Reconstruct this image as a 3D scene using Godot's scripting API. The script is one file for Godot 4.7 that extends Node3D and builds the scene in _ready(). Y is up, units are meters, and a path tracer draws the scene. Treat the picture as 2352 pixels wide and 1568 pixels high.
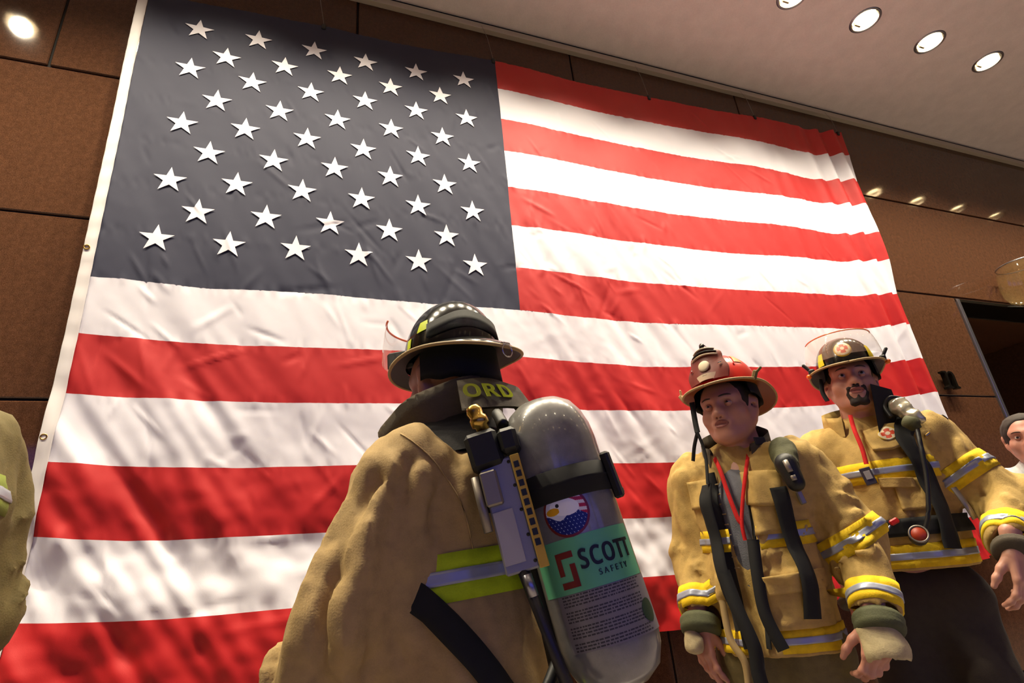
extends Node3D
# A stone lobby wall with a large hung flag, firefighters walking past under a row of downlights.

const EYE := Vector3(0, 1.2, 0)
const WALL_Z := -2.36
const CEIL_Y := 4.39
var taken := {}
var M := {}

func _ready() -> void:
	# ---- camera, sky, exposure
	var cam := Camera3D.new()
	cam.name = "camera"
	add_child(cam)
	cam.position = EYE
	cam.rotation = Vector3(deg_to_rad(22.007), deg_to_rad(-21.676), deg_to_rad(-5.424))
	cam.fov = rad_to_deg(2.0 * atan(784.0 / 1290.0))
	cam.near = 0.02
	cam.current = true
	var we := WorldEnvironment.new()
	we.name = "environment"
	var env := Environment.new()
	env.tonemap_mode = Environment.TONE_MAPPER_LINEAR
	env.tonemap_exposure = 0.82
	env.background_mode = Environment.BG_SKY
	var sky := Sky.new()
	var sm := ProceduralSkyMaterial.new()
	sm.sky_top_color = Color(0.27, 0.34, 0.98)
	sm.sky_horizon_color = Color(0.38, 0.44, 1.0)
	sm.ground_bottom_color = Color(0.30, 0.31, 0.42)
	sm.ground_horizon_color = Color(0.42, 0.44, 0.66)
	sm.sun_angle_max = 0.0
	sky.sky_material = sm
	env.sky = sky
	env.background_energy_multiplier = 2.1
	env.sdfgi_enabled = true
	env.ssao_enabled = true
	env.ssil_enabled = true
	we.environment = env
	add_child(we)
	build_all()

func build_all() -> void:
	make_materials()
	build_room()
	build_flag()
	build_people()

# ---------------------------------------------------------------- helpers
func numbered(called: String) -> String:
	if not taken.has(called):
		taken[called] = 0
		return called
	taken[called] += 1
	return "%s_%03d" % [called, taken[called]]

func tag(o: Node, label: String, category: String, group := "") -> Node:
	o.set_meta("label", label)
	o.set_meta("category", category)
	if group != "":
		o.set_meta("group", group)
	return o

func thing(called: String, label: String, category: String, at := Vector3.ZERO, turn := 0.0, group := "") -> Node3D:
	var o := Node3D.new()
	o.name = numbered(called)
	add_child(o)
	o.position = at
	o.rotation.y = turn
	tag(o, label, category, group)
	return o

func part(parent: Node, called: String, mesh: Mesh, mat: Material, label := "") -> MeshInstance3D:
	var o := MeshInstance3D.new()
	o.name = called
	o.mesh = mesh
	if mat:
		o.material_override = mat
	o.cast_shadow = GeometryInstance3D.SHADOW_CASTING_SETTING_ON
	if label != "":
		o.set_meta("label", label)
	parent.add_child(o, true)
	return o

func struct(called: String, mesh: Mesh, mat: Material, at := Vector3.ZERO) -> MeshInstance3D:
	var o := part(self, called, mesh, mat)
	o.position = at
	o.set_meta("kind", "structure")
	return o

func mat(c: Color, rough := 0.8, metal := 0.0) -> StandardMaterial3D:
	var m := StandardMaterial3D.new()
	m.albedo_color = c
	m.roughness = rough
	m.metallic = metal
	return m

func noise_img(n: int, sd: int, freq: float, oct: int, f: Callable) -> ImageTexture:
	var fn := FastNoiseLite.new()
	fn.seed = sd
	fn.frequency = freq
	fn.fractal_octaves = oct
	var base := fn.get_seamless_image(n, n, false, false, 0.1, true)
	var img := Image.create(n, n, false, Image.FORMAT_RGB8)
	var rng := RandomNumberGenerator.new()
	rng.seed = sd
	for y in n:
		for x in n:
			img.set_pixel(x, y, f.call(base.get_pixel(x, y).r, rng.randf()))
	return ImageTexture.create_from_image(img)

func noise_normal(sd: int, freq: float, strength: float, oct := 3) -> NoiseTexture2D:
	var t := NoiseTexture2D.new()
	var fn := FastNoiseLite.new()
	fn.seed = sd
	fn.frequency = freq
	fn.fractal_octaves = oct
	t.noise = fn
	t.width = 512
	t.height = 512
	t.seamless = true
	t.as_normal_map = true
	t.bump_strength = strength
	return t

func tri(m: StandardMaterial3D, scale: float, world := false) -> StandardMaterial3D:
	m.uv1_triplanar = true
	m.uv1_world_triplanar = world
	m.uv1_scale = Vector3.ONE * scale
	return m

# box with chamfered edges
func cbox(size: Vector3, c := 0.004) -> ArrayMesh:
	var h := size * 0.5
	c = minf(c, minf(h.x, minf(h.y, h.z)) * 0.9)
	var st := SurfaceTool.new()
	st.begin(Mesh.PRIMITIVE_TRIANGLES)
	var pts := {}
	for sx: int in [-1, 1]:
		for sy: int in [-1, 1]:
			for sz: int in [-1, 1]:
				var k := Vector3(sx, sy, sz)
				pts[[sx, sy, sz, 0]] = Vector3(h.x, h.y - c, h.z - c) * k
				pts[[sx, sy, sz, 1]] = Vector3(h.x - c, h.y, h.z - c) * k
				pts[[sx, sy, sz, 2]] = Vector3(h.x - c, h.y - c, h.z) * k
	var s2 := [[-1, -1], [-1, 1], [1, 1], [1, -1]]
	for s: int in [-1, 1]:
		var q := []
		for e in s2:
			q.append(pts[[s, e[0], e[1], 0]])
		face(st, q, Vector3(s, 0, 0))
		q = []
		for e in s2:
			q.append(pts[[e[0], s, e[1], 1]])
		face(st, q, Vector3(0, s, 0))
		q = []
		for e in s2:
			q.append(pts[[e[0], e[1], s, 2]])
		face(st, q, Vector3(0, 0, s))
	for a: int in [-1, 1]:
		for b: int in [-1, 1]:
			face(st, [pts[[a, b, -1, 0]], pts[[a, b, 1, 0]], pts[[a, b, 1, 1]], pts[[a, b, -1, 1]]], Vector3(a, b, 0).normalized())
			face(st, [pts[[a, -1, b, 0]], pts[[a, 1, b, 0]], pts[[a, 1, b, 2]], pts[[a, -1, b, 2]]], Vector3(a, 0, b).normalized())
			face(st, [pts[[-1, a, b, 1]], pts[[1, a, b, 1]], pts[[1, a, b, 2]], pts[[-1, a, b, 2]]], Vector3(0, a, b).normalized())
			for d: int in [-1, 1]:
				face(st, [pts[[a, b, d, 0]], pts[[a, b, d, 1]], pts[[a, b, d, 2]]], Vector3(a, b, d).normalized())
	return st.commit()

func face(st: SurfaceTool, q: Array, n: Vector3) -> void:
	var g: Vector3 = (q[1] - q[0]).cross(q[2] - q[0])
	if g.dot(n) > 0.0:   # front faces run clockwise
		q.reverse()
	for i in range(1, q.size() - 1):
		for k in [0, i, i + 1]:
			st.set_normal(n)
			st.set_uv(Vector2(0, 0))
			st.add_vertex(q[k])

# a grid of points to a smooth sheet
func sheet(g: Array, closed_u := false, flip := false, uvs := false) -> ArrayMesh:
	var st := SurfaceTool.new()
	st.begin(Mesh.PRIMITIVE_TRIANGLES)
	add_sheet(st, g, closed_u, flip, uvs, 0)
	st.generate_normals()
	return st.commit()

func add_sheet(st: SurfaceTool, g: Array, closed_u: bool, flip: bool, uvs: bool, base: int) -> int:
	var nv := g.size()
	var nu: int = g[0].size()
	st.set_smooth_group(0)
	for j in nv:
		for i in nu:
			if uvs:
				st.set_uv(Vector2(float(i) / (nu - 1), float(j) / (nv - 1)))
			st.add_vertex(g[j][i])
	var ne := nu if closed_u else nu - 1
	for j in nv - 1:
		for i in ne:
			var a := base + j * nu + i
			var b := base + j * nu + (i + 1) % nu
			var c := b + nu
			var d := a + nu
			var idx := [a, b, c, a, c, d]
			if flip:
				idx = [a, c, b, a, d, c]
			for k in idx:
				st.add_index(k)
	return base + nu * nv

# profile [[r, y], ...] turned about y
func lathe(prof: Array, seg := 32, sx := 1.0, sz := 1.0) -> ArrayMesh:
	var g := []
	for p in prof:
		var row := []
		for i in seg:
			var a := TAU * i / seg
			row.append(Vector3(cos(a) * p[0] * sx, p[1], sin(a) * p[0] * sz))
		g.append(row)
	return sheet(g, true)

# tube along points, radius r or per point
func tube(pts: Array, r, seg := 10, flat := 1.0, up := Vector3.UP) -> ArrayMesh:
	var g := []
	var n := pts.size()
	for i in n:
		var t: Vector3 = (pts[mini(i + 1, n - 1)] - pts[maxi(i - 1, 0)]).normalized()
		var u := up
		if absf(t.dot(u)) > 0.95:
			u = Vector3(0.3, 0.1, 0.95)
		var b := t.cross(u).normalized()
		var c := b.cross(t).normalized()
		var rr: float = r[i] if r is Array else r
		var row := []
		for k in seg:
			var a := TAU * k / seg
			row.append(pts[i] + b * cos(a) * rr + c * sin(a) * rr * flat)
		g.append(row)
	var first := []
	var last := []
	for k in seg:
		first.append(pts[0])
		last.append(pts[n - 1])
	g.push_front(first)
	g.append(last)
	return sheet(g, true, true)

func curve(ctrl: Array, n: int) -> Array:
	var out := []
	var m := ctrl.size()
	for i in n:
		var f := float(i) / (n - 1) * (m - 1)
		var k := mini(int(f), m - 2)
		var t := f - k
		var p0: Vector3 = ctrl[maxi(k - 1, 0)]
		var p1: Vector3 = ctrl[k]
		var p2: Vector3 = ctrl[k + 1]
		var p3: Vector3 = ctrl[mini(k + 2, m - 1)]
		out.append(p1.cubic_interpolate(p2, p0, p3, t))
	return out

func joined(list: Array) -> ArrayMesh:
	var st := SurfaceTool.new()
	for e in list:
		st.append_from(e[0], 0, e[1] if e.size() > 1 else Transform3D.IDENTITY)
	return st.commit()

func xf(pos: Vector3, rot := Vector3.ZERO, sc := Vector3.ONE) -> Transform3D:
	return Transform3D(Basis.from_euler(rot) * Basis.from_scale(sc), pos)

func ball(r: float, seg := 16) -> SphereMesh:
	var s := SphereMesh.new()
	s.radius = r
	s.height = 2 * r
	s.radial_segments = seg
	s.rings = seg / 2
	return s

# ---------------------------------------------------------------- materials
func make_materials() -> void:
	var granite := noise_img(512, 3, 0.02, 4, func(v: float, r: float) -> Color:
		var b := 0.74 + 0.14 * v
		var k := 0.0
		if r > 0.92: k = 0.15
		elif r < 0.14: k = -0.20
		else: k = (r - 0.5) * 0.20
		return Color(0.40 + k, 0.265 + k * 0.8, 0.185 + k * 0.7) * b)
	var g := mat(Color.WHITE, 0.065)
	g.albedo_texture = granite
	g.metallic_specular = 0.42
	M.granite = tri(g, 3.0, true)
	M.joint = mat(Color(0.06, 0.045, 0.035), 0.9)
	var ct := noise_img(256, 5, 0.03, 3, func(v: float, r: float) -> Color:
		var b := 0.94 + 0.05 * v + (r - 0.5) * 0.03
		return Color(0.95 * b, 0.91 * b, 0.90 * b))
	var c := mat(Color.WHITE, 0.9)
	c.albedo_texture = ct
	M.ceiling = tri(c, 0.8, true)
	var ft := noise_img(256, 8, 0.03, 4, func(v: float, r: float) -> Color:
		var b := 0.8 + 0.3 * v + (r - 0.5) * 0.1
		return Color(0.60 * b, 0.56 * b, 0.53 * b))
	var f := mat(Color.WHITE, 0.25)
	f.albedo_texture = ft
	M.floor = tri(f, 0.7, true)
	M.plaster = mat(Color(0.55, 0.47, 0.40), 0.9)
	M.dark = mat(Color(0.05, 0.045, 0.04), 0.85)
	M.steel = mat(Color(0.62, 0.62, 0.66), 0.3, 0.9)
	M.steel_dull = mat(Color(0.55, 0.52, 0.48), 0.45, 0.7)
	M.channel = mat(Color(0.74, 0.70, 0.63), 0.45, 0.1)
	M.chrome = mat(Color(0.82, 0.82, 0.84), 0.12, 1.0)
	M.brass = mat(Color(0.75, 0.62, 0.32), 0.25, 1.0)
	M.bronze = mat(Color(0.10, 0.085, 0.06), 0.35, 0.6)
	M.black = mat(Color(0.035, 0.035, 0.035), 0.6)
	M.black_web = mat(Color(0.045, 0.045, 0.042), 0.85)
	M.glass = mat(Color(0.9, 0.93, 0.95, 0.10), 0.02)
	M.glass.transparency = BaseMaterial3D.TRANSPARENCY_ALPHA
	var lamp := mat(Color(1, 0.95, 0.85), 0.5)
	lamp.emission_enabled = true
	lamp.emission = Color(1.0, 0.86, 0.62)
	lamp.emission_energy_multiplier = 28.0
	M.lamp = lamp
	M.wire = mat(Color(0.55, 0.5, 0.45), 0.4)

# ---------------------------------------------------------------- the room
func slab(called: String, lo: Vector3, hi: Vector3, m: Material) -> MeshInstance3D:
	return struct(called, cbox(hi - lo, 0.002), m, (lo + hi) * 0.5)

func build_room() -> void:
	var x0 := -6.0
	var x1 := 9.0
	var z1 := 7.0
	slab("floor", Vector3(x0, -0.2, WALL_Z - 6.4), Vector3(x1, 0, z1), M.floor)
	build_ceiling(x0, x1, z1)
	slab("wall_left", Vector3(x0 - 0.2, 0, WALL_Z - 0.3), Vector3(x0, CEIL_Y + 0.1, z1), M.granite)
	slab("wall_right", Vector3(x1, 0, WALL_Z - 0.3), Vector3(x1 + 0.2, CEIL_Y + 0.1, z1), M.granite)
	build_front_wall(x0, x1)
	build_back_wall(x0, x1, z1)
	build_sconce()
	# metal channel and dark reveal where the wall meets the ceiling
	slab("trim_1", Vector3(x0, CEIL_Y - 0.072, WALL_Z), Vector3(x1, CEIL_Y - 0.028, WALL_Z + 0.035), M.channel)
	slab("trim_2", Vector3(x0, CEIL_Y - 0.028, WALL_Z), Vector3(x1, CEIL_Y + 0.02, WALL_Z + 0.012), M.dark)

func build_ceiling(x0: float, x1: float, z1: float) -> void:
	var rows := [[-1.63, -4.826, 0.633, 21], [1.0, -4.2, 1.266, 10], [3.6, -4.2, 1.266, 10]]
	var holes := []
	for r in rows:
		for i in int(r[3]):
			holes.append(Vector2(r[1] + r[2] * i, r[0]))
	# ceiling sheet with a round opening over each lamp: strips between rows, tiles around lamps
	var st := SurfaceTool.new()
	st.begin(Mesh.PRIMITIVE_TRIANGLES)
	var hs := 0.15
	var zs := [WALL_Z + 0.02]
	for r in rows:
		zs.append(r[0] - hs)
		zs.append(r[0] + hs)
	zs.append(z1)
	for k in zs.size() - 1:
		var za: float = zs[k]
		var zb: float = zs[k + 1]
		if k % 2 == 0:
			ceil_quad(st, x0, x1, za, zb)
		else:
			var r: Array = rows[(k - 1) / 2]
			var x := x0
			for i in int(r[3]):
				var cx: float = r[1] + r[2] * i
				ceil_quad(st, x, cx - hs, za, zb)
				x = cx + hs
				var n := 32
				for s in n:
					var a := TAU * s / n
					var b := TAU * (s + 1) / n
					var ia := Vector3(cx + 0.083 * cos(a), CEIL_Y, r[0] + 0.083 * sin(a))
					var ib := Vector3(cx + 0.083 * cos(b), CEIL_Y, r[0] + 0.083 * sin(b))
					var ka := hs / maxf(absf(cos(a)), absf(sin(a)))
					var kb := hs / maxf(absf(cos(b)), absf(sin(b)))
					var oa := Vector3(cx + ka * cos(a), CEIL_Y, r[0] + ka * sin(a))
					var ob := Vector3(cx + kb * cos(b), CEIL_Y, r[0] + kb * sin(b))
					face(st, [ia, ib, ob, oa], Vector3.DOWN)
			ceil_quad(st, x, x1, za, zb)
	face(st, [Vector3(x0, CEIL_Y + 0.3, WALL_Z - 0.3), Vector3(x1, CEIL_Y + 0.3, WALL_Z - 0.3), Vector3(x1, CEIL_Y + 0.3, z1), Vector3(x0, CEIL_Y + 0.3, z1)], Vector3.UP)
	struct("ceiling", st.commit(), M.ceiling)
	# lamps
	var ring := lathe([[0.082, 0.0], [0.082, -0.004], [0.088, -0.007], [0.096, -0.004], [0.098, 0.0005]], 32)
	var can := lathe([[0.082, 0.0], [0.080, 0.03], [0.062, 0.075], [0.05, 0.085], [0.0, 0.085]], 32)
	var disc := lathe([[0.0, 0.034], [0.045, 0.036], [0.058, 0.045], [0.06, 0.06], [0.0, 0.07]], 28)
	var baffle := cbox(Vector3(0.05, 0.03, 0.012), 0.003)
	var n_lamp := 0
	for h: Vector2 in holes:
		var inview := h.y < 0.0 and h.x > 2.6 and h.x < 4.8
		var lab := "round recessed ceiling downlight out of the picture, above the lobby floor"
		if h.y < 0.0:
			lab = "round recessed downlight in the row along the stone wall, outside the picture"
		if inview:
			var k := int(round((h.x - 2.77) / 0.633))
			lab = ["glowing round ceiling downlight cut by the picture's top edge", "glowing ceiling downlight, second from the left of the visible row", "glowing ceiling downlight, third from the left of the visible row", "glowing ceiling downlight nearest the right edge of the picture"][clampi(k, 0, 3)]
		var t := thing("ceiling_downlight", lab, "downlight", Vector3(h.x, CEIL_Y, h.y), 0.0, "ceiling downlights")
		part(t, "trim_ring", ring, M.steel)
		part(t, "reflector", can, M.chrome)
		part(t, "lamp", disc, M.lamp)
		part(t, "baffle", baffle, M.steel_dull).position = Vector3(0.0, 0.022, -0.055)
		var l := SpotLight3D.new()
		l.name = "lamp_light"
		l.light_color = Color(1.0, 0.945, 0.83)
		l.light_energy = 7.0 if h.y < 0.0 else 0.4
		l.light_size = 0.05
		l.spot_range = 14.0
		l.spot_attenuation = 2.0
		l.spot_angle = 52.0
		l.spot_angle_attenuation = 1.0
		l.shadow_enabled = true
		l.position = Vector3(0, -0.012, 0)
		l.rotation.x = -PI / 2
		t.add_child(l)
		n_lamp += 1

func ceil_quad(st: SurfaceTool, xa: float, xb: float, za: float, zb: float) -> void:
	face(st, [Vector3(xa, CEIL_Y, za), Vector3(xb, CEIL_Y, za), Vector3(xb, CEIL_Y, zb), Vector3(xa, CEIL_Y, zb)], Vector3.DOWN)

func build_front_wall(x0: float, x1: float) -> void:
	var d0 := 4.475
	var d1 := 6.4
	var dt := 2.755
	# core of the wall, dark mortar in the joints
	var st := joined([
		[cbox(Vector3(d0 - x0, CEIL_Y + 0.1, 0.24)), xf(Vector3((x0 + d0) / 2, (CEIL_Y + 0.1) / 2, WALL_Z - 0.13))],
		[cbox(Vector3(x1 - d1, CEIL_Y + 0.1, 0.24)), xf(Vector3((x1 + d1) / 2, (CEIL_Y + 0.1) / 2, WALL_Z - 0.13))],
		[cbox(Vector3(d1 - d0, CEIL_Y + 0.1 - dt, 0.24)), xf(Vector3((d1 + d0) / 2, (CEIL_Y + 0.1 + dt) / 2, WALL_Z - 0.13))]])
	var w := struct("wall_front", st, M.joint)
	var left := [0.0, 0.42, 1.16, 1.905, 2.672, 3.436, CEIL_Y - 0.01]
	var right := [0.0, 0.45, 1.23, 2.005, 2.772, 3.590, CEIL_Y - 0.01]
	var xl := [x0, -4.9, -3.7, -2.47, -1.135, 0.18]
	var xr := [0.18, 1.54, 2.90]
	var lower := [x0, -4.3, -2.47, 0.18]
	for set_ in [[lower, left.slice(0, 6)], [xl, left.slice(5)], [xr, right], [[2.90, d0], right.slice(0, 5)], [[d1, 7.7, x1], right]]:
		var xx: Array = set_[0]
		var yy: Array = set_[1]
		for i in xx.size() - 1:
			for j in yy.size() - 1:
				stone(w, xx[i], xx[i + 1], yy[j], yy[j + 1])
	for j in [4, 5]:
		stone(w, 2.90, d1, right[j], right[j + 1])
	stone(w, d0, d1, dt, right[4])
	# unlit corridor behind the opening, clad in the same stone
	slab("wall_recess_back", Vector3(d0 - 0.4, 0, WALL_Z - 6.3), Vector3(d1 + 0.4, 3.2, WALL_Z - 6.2), M.granite)
	slab("wall_recess_left", Vector3(d0 - 0.12, 0, WALL_Z - 6.2), Vector3(d0 - 0.02, 3.2, WALL_Z - 0.25), M.granite)
	slab("wall_recess_right", Vector3(d1 + 0.02, 0, WALL_Z - 6.2), Vector3(d1 + 0.12, 3.2, WALL_Z - 0.25), M.granite)
	slab("wall_recess_top", Vector3(d0 - 0.02, dt + 0.02, WALL_Z - 6.2), Vector3(d1 + 0.02, dt + 0.12, WALL_Z - 0.25), M.granite)
	# steel edging of the opening
	slab("trim_3", Vector3(d0 - 0.002, 0, WALL_Z - 0.2), Vector3(d0 + 0.030, dt, WALL_Z + 0.012), M.steel)
	slab("trim_4", Vector3(d0 - 0.002, dt - 0.02, WALL_Z - 0.2), Vector3(d1, dt + 0.004, WALL_Z + 0.004), M.bronze)
	# letter of a wall sign that shows past the flag's right edge
	var tm := TextMesh.new()
	var sf := SystemFont.new()
	sf.font_names = PackedStringArray(["Droid Serif"])
	tm.font = sf
	tm.font_size = 32
	tm.pixel_size = 0.0066
	tm.depth = 0.03
	tm.text = "n"
	var s := part(self, "sign_letter", tm, M.bronze)
	tag(s, "dark bronze sign letter on the stone wall by the flag's right edge", "letter")
	s.position = Vector3(4.00, 2.115, WALL_Z + 0.03)

func build_sconce() -> void:
	var t := thing("wall_sconce", "clear amber glass wall lamp bowl cut off by the right picture edge", "lamp", Vector3(5.06, 2.70, -2.17))
	var am := mat(Color(0.80, 0.68, 0.40, 0.08), 0.05)
	am.transparency = BaseMaterial3D.TRANSPARENCY_ALPHA
	part(t, "bowl", lathe([[0.0, 0.0], [0.09, 0.006], [0.14, 0.030], [0.165, 0.08], [0.170, 0.16], [0.160, 0.24], [0.145, 0.30]], 40), am)
	part(t, "rim", lathe([[0.143, 0.297], [0.149, 0.30], [0.148, 0.305], [0.142, 0.302]], 40), M.steel)
	part(t, "bracket", tube([Vector3(0, 0.0, 0), Vector3(0, -0.02, -0.08), Vector3(0, 0.03, -0.18)], 0.010, 10), M.bronze)

func stone(w: Node, xa: float, xb: float, ya: float, yb: float) -> void:
	var gap := 0.005
	var sz := Vector3(xb - xa - gap * 2, yb - ya - gap * 2, 0.03)
	var p := part(w, "stone_panel", cbox(sz, 0.004), M.granite)
	p.position = Vector3((xa + xb) / 2, (ya + yb) / 2, WALL_Z - 0.015)

func build_back_wall(x0: float, x1: float, z1: float) -> void:
	# glazed street front behind the camera: stone piers, low sill, glass bays with evening sky outside
	var h := CEIL_Y + 0.1
	var bays := [[-5.2, -2.4], [-1.9, 0.9], [1.4, 4.2], [4.7, 7.5]]
	var list := []
	var px := x0
	for b in bays:
		list.append([px, b[0]])
		px = b[1]
	list.append([px, x1])
	var js := []
	for e in list:
		js.append([cbox(Vector3(e[1] - e[0], h, 0.3)), xf(Vector3((e[0] + e[1]) / 2, h / 2, z1 + 0.15))])
	for b in bays:
		js.append([cbox(Vector3(b[1] - b[0], 0.5, 0.3)), xf(Vector3((b[0] + b[1]) / 2, 0.25, z1 + 0.15))])
		js.append([cbox(Vector3(b[1] - b[0], h - 3.9, 0.3)), xf(Vector3((b[0] + b[1]) / 2, (h + 3.9) / 2, z1 + 0.15))])
	struct("wall_back", joined(js), M.granite)
	var k := 1
	for b in bays:
		var w: float = b[1] - b[0]
		var pane := struct("window_%d" % k, cbox(Vector3(w, 3.4, 0.012), 0.001), M.glass, Vector3((b[0] + b[1]) / 2, 2.2, z1 + 0.12))
		for i in 3:
			part(pane, "mullion", cbox(Vector3(0.06, 3.4, 0.1), 0.004), M.steel_dull).position.x = (i - 1) * (w / 2 - 0.03)
		part(pane, "transom", cbox(Vector3(w, 0.06, 0.1), 0.004), M.steel_dull).position.y = 0.5
		k += 1

# ---------------------------------------------------------------- the flag
var FX0 := -0.83
var FX1 := 3.82
# height of the fourteen stripe edges along the flag, sagging between the clips
var FT := [
[3.895,3.912,3.928,3.943,3.957,3.971,3.980,3.981,3.982,3.987,3.996,4.005,4.010,4.008,4.002,3.998,3.998,4.004,4.011,4.018,4.024,4.030,4.035,4.040,4.048,4.061,4.070,4.072,4.070,4.068,4.081,4.110],
[3.690,3.705,3.717,3.728,3.742,3.755,3.762,3.763,3.763,3.768,3.775,3.783,3.789,3.788,3.785,3.783,3.782,3.784,3.789,3.795,3.800,3.805,3.810,3.815,3.823,3.827,3.825,3.822,3.823,3.835,3.864,3.894],
[3.477,3.490,3.498,3.507,3.519,3.531,3.537,3.538,3.537,3.541,3.547,3.554,3.559,3.559,3.555,3.553,3.552,3.553,3.555,3.557,3.561,3.564,3.568,3.574,3.582,3.585,3.582,3.578,3.584,3.607,3.632,3.649],
[3.265,3.276,3.280,3.286,3.296,3.308,3.313,3.313,3.312,3.315,3.320,3.326,3.333,3.335,3.332,3.328,3.326,3.326,3.327,3.329,3.333,3.338,3.343,3.347,3.354,3.365,3.368,3.370,3.381,3.398,3.416,3.434],
[3.039,3.047,3.048,3.050,3.060,3.070,3.075,3.074,3.073,3.074,3.078,3.083,3.090,3.092,3.086,3.081,3.081,3.082,3.083,3.085,3.090,3.096,3.102,3.109,3.116,3.120,3.121,3.117,3.123,3.146,3.171,3.185],
[2.816,2.823,2.819,2.819,2.827,2.837,2.840,2.839,2.837,2.838,2.840,2.844,2.850,2.852,2.848,2.843,2.841,2.844,2.847,2.849,2.850,2.852,2.858,2.868,2.879,2.885,2.888,2.891,2.905,2.928,2.948,2.963],
[2.585,2.589,2.582,2.578,2.585,2.594,2.596,2.594,2.592,2.592,2.593,2.596,2.600,2.599,2.593,2.589,2.586,2.587,2.589,2.591,2.594,2.598,2.604,2.612,2.619,2.624,2.629,2.636,2.647,2.667,2.690,2.708],
[2.370,2.371,2.360,2.354,2.360,2.367,2.369,2.366,2.364,2.363,2.362,2.365,2.364,2.355,2.347,2.345,2.344,2.344,2.347,2.352,2.359,2.366,2.372,2.378,2.384,2.390,2.395,2.404,2.419,2.443,2.467,2.479],
[2.143,2.132,2.123,2.116,2.115,2.118,2.120,2.123,2.124,2.124,2.124,2.122,2.119,2.112,2.104,2.096,2.093,2.095,2.099,2.104,2.109,2.115,2.121,2.129,2.137,2.146,2.156,2.165,2.179,2.199,2.221,2.238],
[1.915,1.901,1.893,1.888,1.885,1.883,1.883,1.884,1.885,1.884,1.881,1.879,1.875,1.870,1.865,1.861,1.859,1.860,1.864,1.870,1.875,1.880,1.887,1.894,1.904,1.917,1.930,1.944,1.957,1.973,1.993,2.010],
[1.671,1.657,1.644,1.637,1.635,1.634,1.633,1.631,1.629,1.626,1.624,1.622,1.620,1.617,1.615,1.611,1.606,1.604,1.607,1.613,1.618,1.624,1.630,1.638,1.648,1.660,1.673,1.687,1.701,1.717,1.736,1.754],
[1.437,1.415,1.400,1.394,1.392,1.390,1.388,1.385,1.383,1.380,1.377,1.374,1.371,1.368,1.366,1.363,1.360,1.359,1.363,1.369,1.374,1.379,1.386,1.394,1.403,1.416,1.429,1.443,1.457,1.473,1.492,1.510],
[1.186,1.171,1.159,1.150,1.146,1.145,1.143,1.140,1.138,1.136,1.133,1.131,1.129,1.126,1.124,1.120,1.116,1.115,1.119,1.124,1.129,1.135,1.141,1.149,1.159,1.171,1.185,1.198,1.212,1.228,1.247,1.265],
[0.971,0.956,0.944,0.935,0.931,0.930,0.928,0.925,0.923,0.921,0.918,0.916,0.914,0.911,0.909,0.905,0.901,0.900,0.904,0.909,0.914,0.920,0.926,0.934,0.944,0.956,0.970,0.983,0.997,1.013,1.032,1.050],
]
var STARS :=[ -0.563,3.738,-0.304,3.760,-0.040,3.779,0.220,3.777,0.492,3.786,0.764,3.801,-0.432,3.596,-0.173,3.618,0.090,3.637,0.351,3.633,0.621,3.643,-0.574,3.484,-0.309,3.473,-0.044,3.482,0.219,3.495,0.485,3.500,0.763,3.512,-0.447,3.320,-0.179,3.325,0.087,3.337,0.351,3.341,0.621,3.350,-0.570,3.161,-0.316,3.181,-0.048,3.186,0.214,3.180,0.487,3.195,0.759,3.204,-0.449,3.020,-0.185,3.027,0.082,3.038,0.345,3.040,0.620,3.044,-0.580,2.852,-0.325,2.872,-0.055,2.883,0.209,2.885,0.480,2.893,0.759,2.901,-0.459,2.706,-0.196,2.719,0.072,2.728,0.339,2.730,0.617,2.738,-0.592,2.562,-0.328,2.562,-0.067,2.577,0.201,2.580,0.476,2.580,0.754,2.589 ]
var RIGHT := [3.809, 3.809, 3.79, 3.795, 3.765, 3.755, 3.738, 3.748, 3.758, 3.77, 3.77, 3.765, 3.76, 3.755]
var fn_a := FastNoiseLite.new()
var fn_b := FastNoiseLite.new()
var fn_c := FastNoiseLite.new()

func seam_y(i: int, x: float) -> float:
	var f := clampf((x - FX0) / (FX1 - FX0), 0.0, 1.0) * 31.0
	var k := mini(int(f), 30)
	var t := f - k
	var r: Array = FT[i]
	return lerpf(r[k], r[k + 1], t)

func bump(x: float, c: float, w: float) -> float:
	var q := (x - c) / w
	return exp(-q * q)

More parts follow.
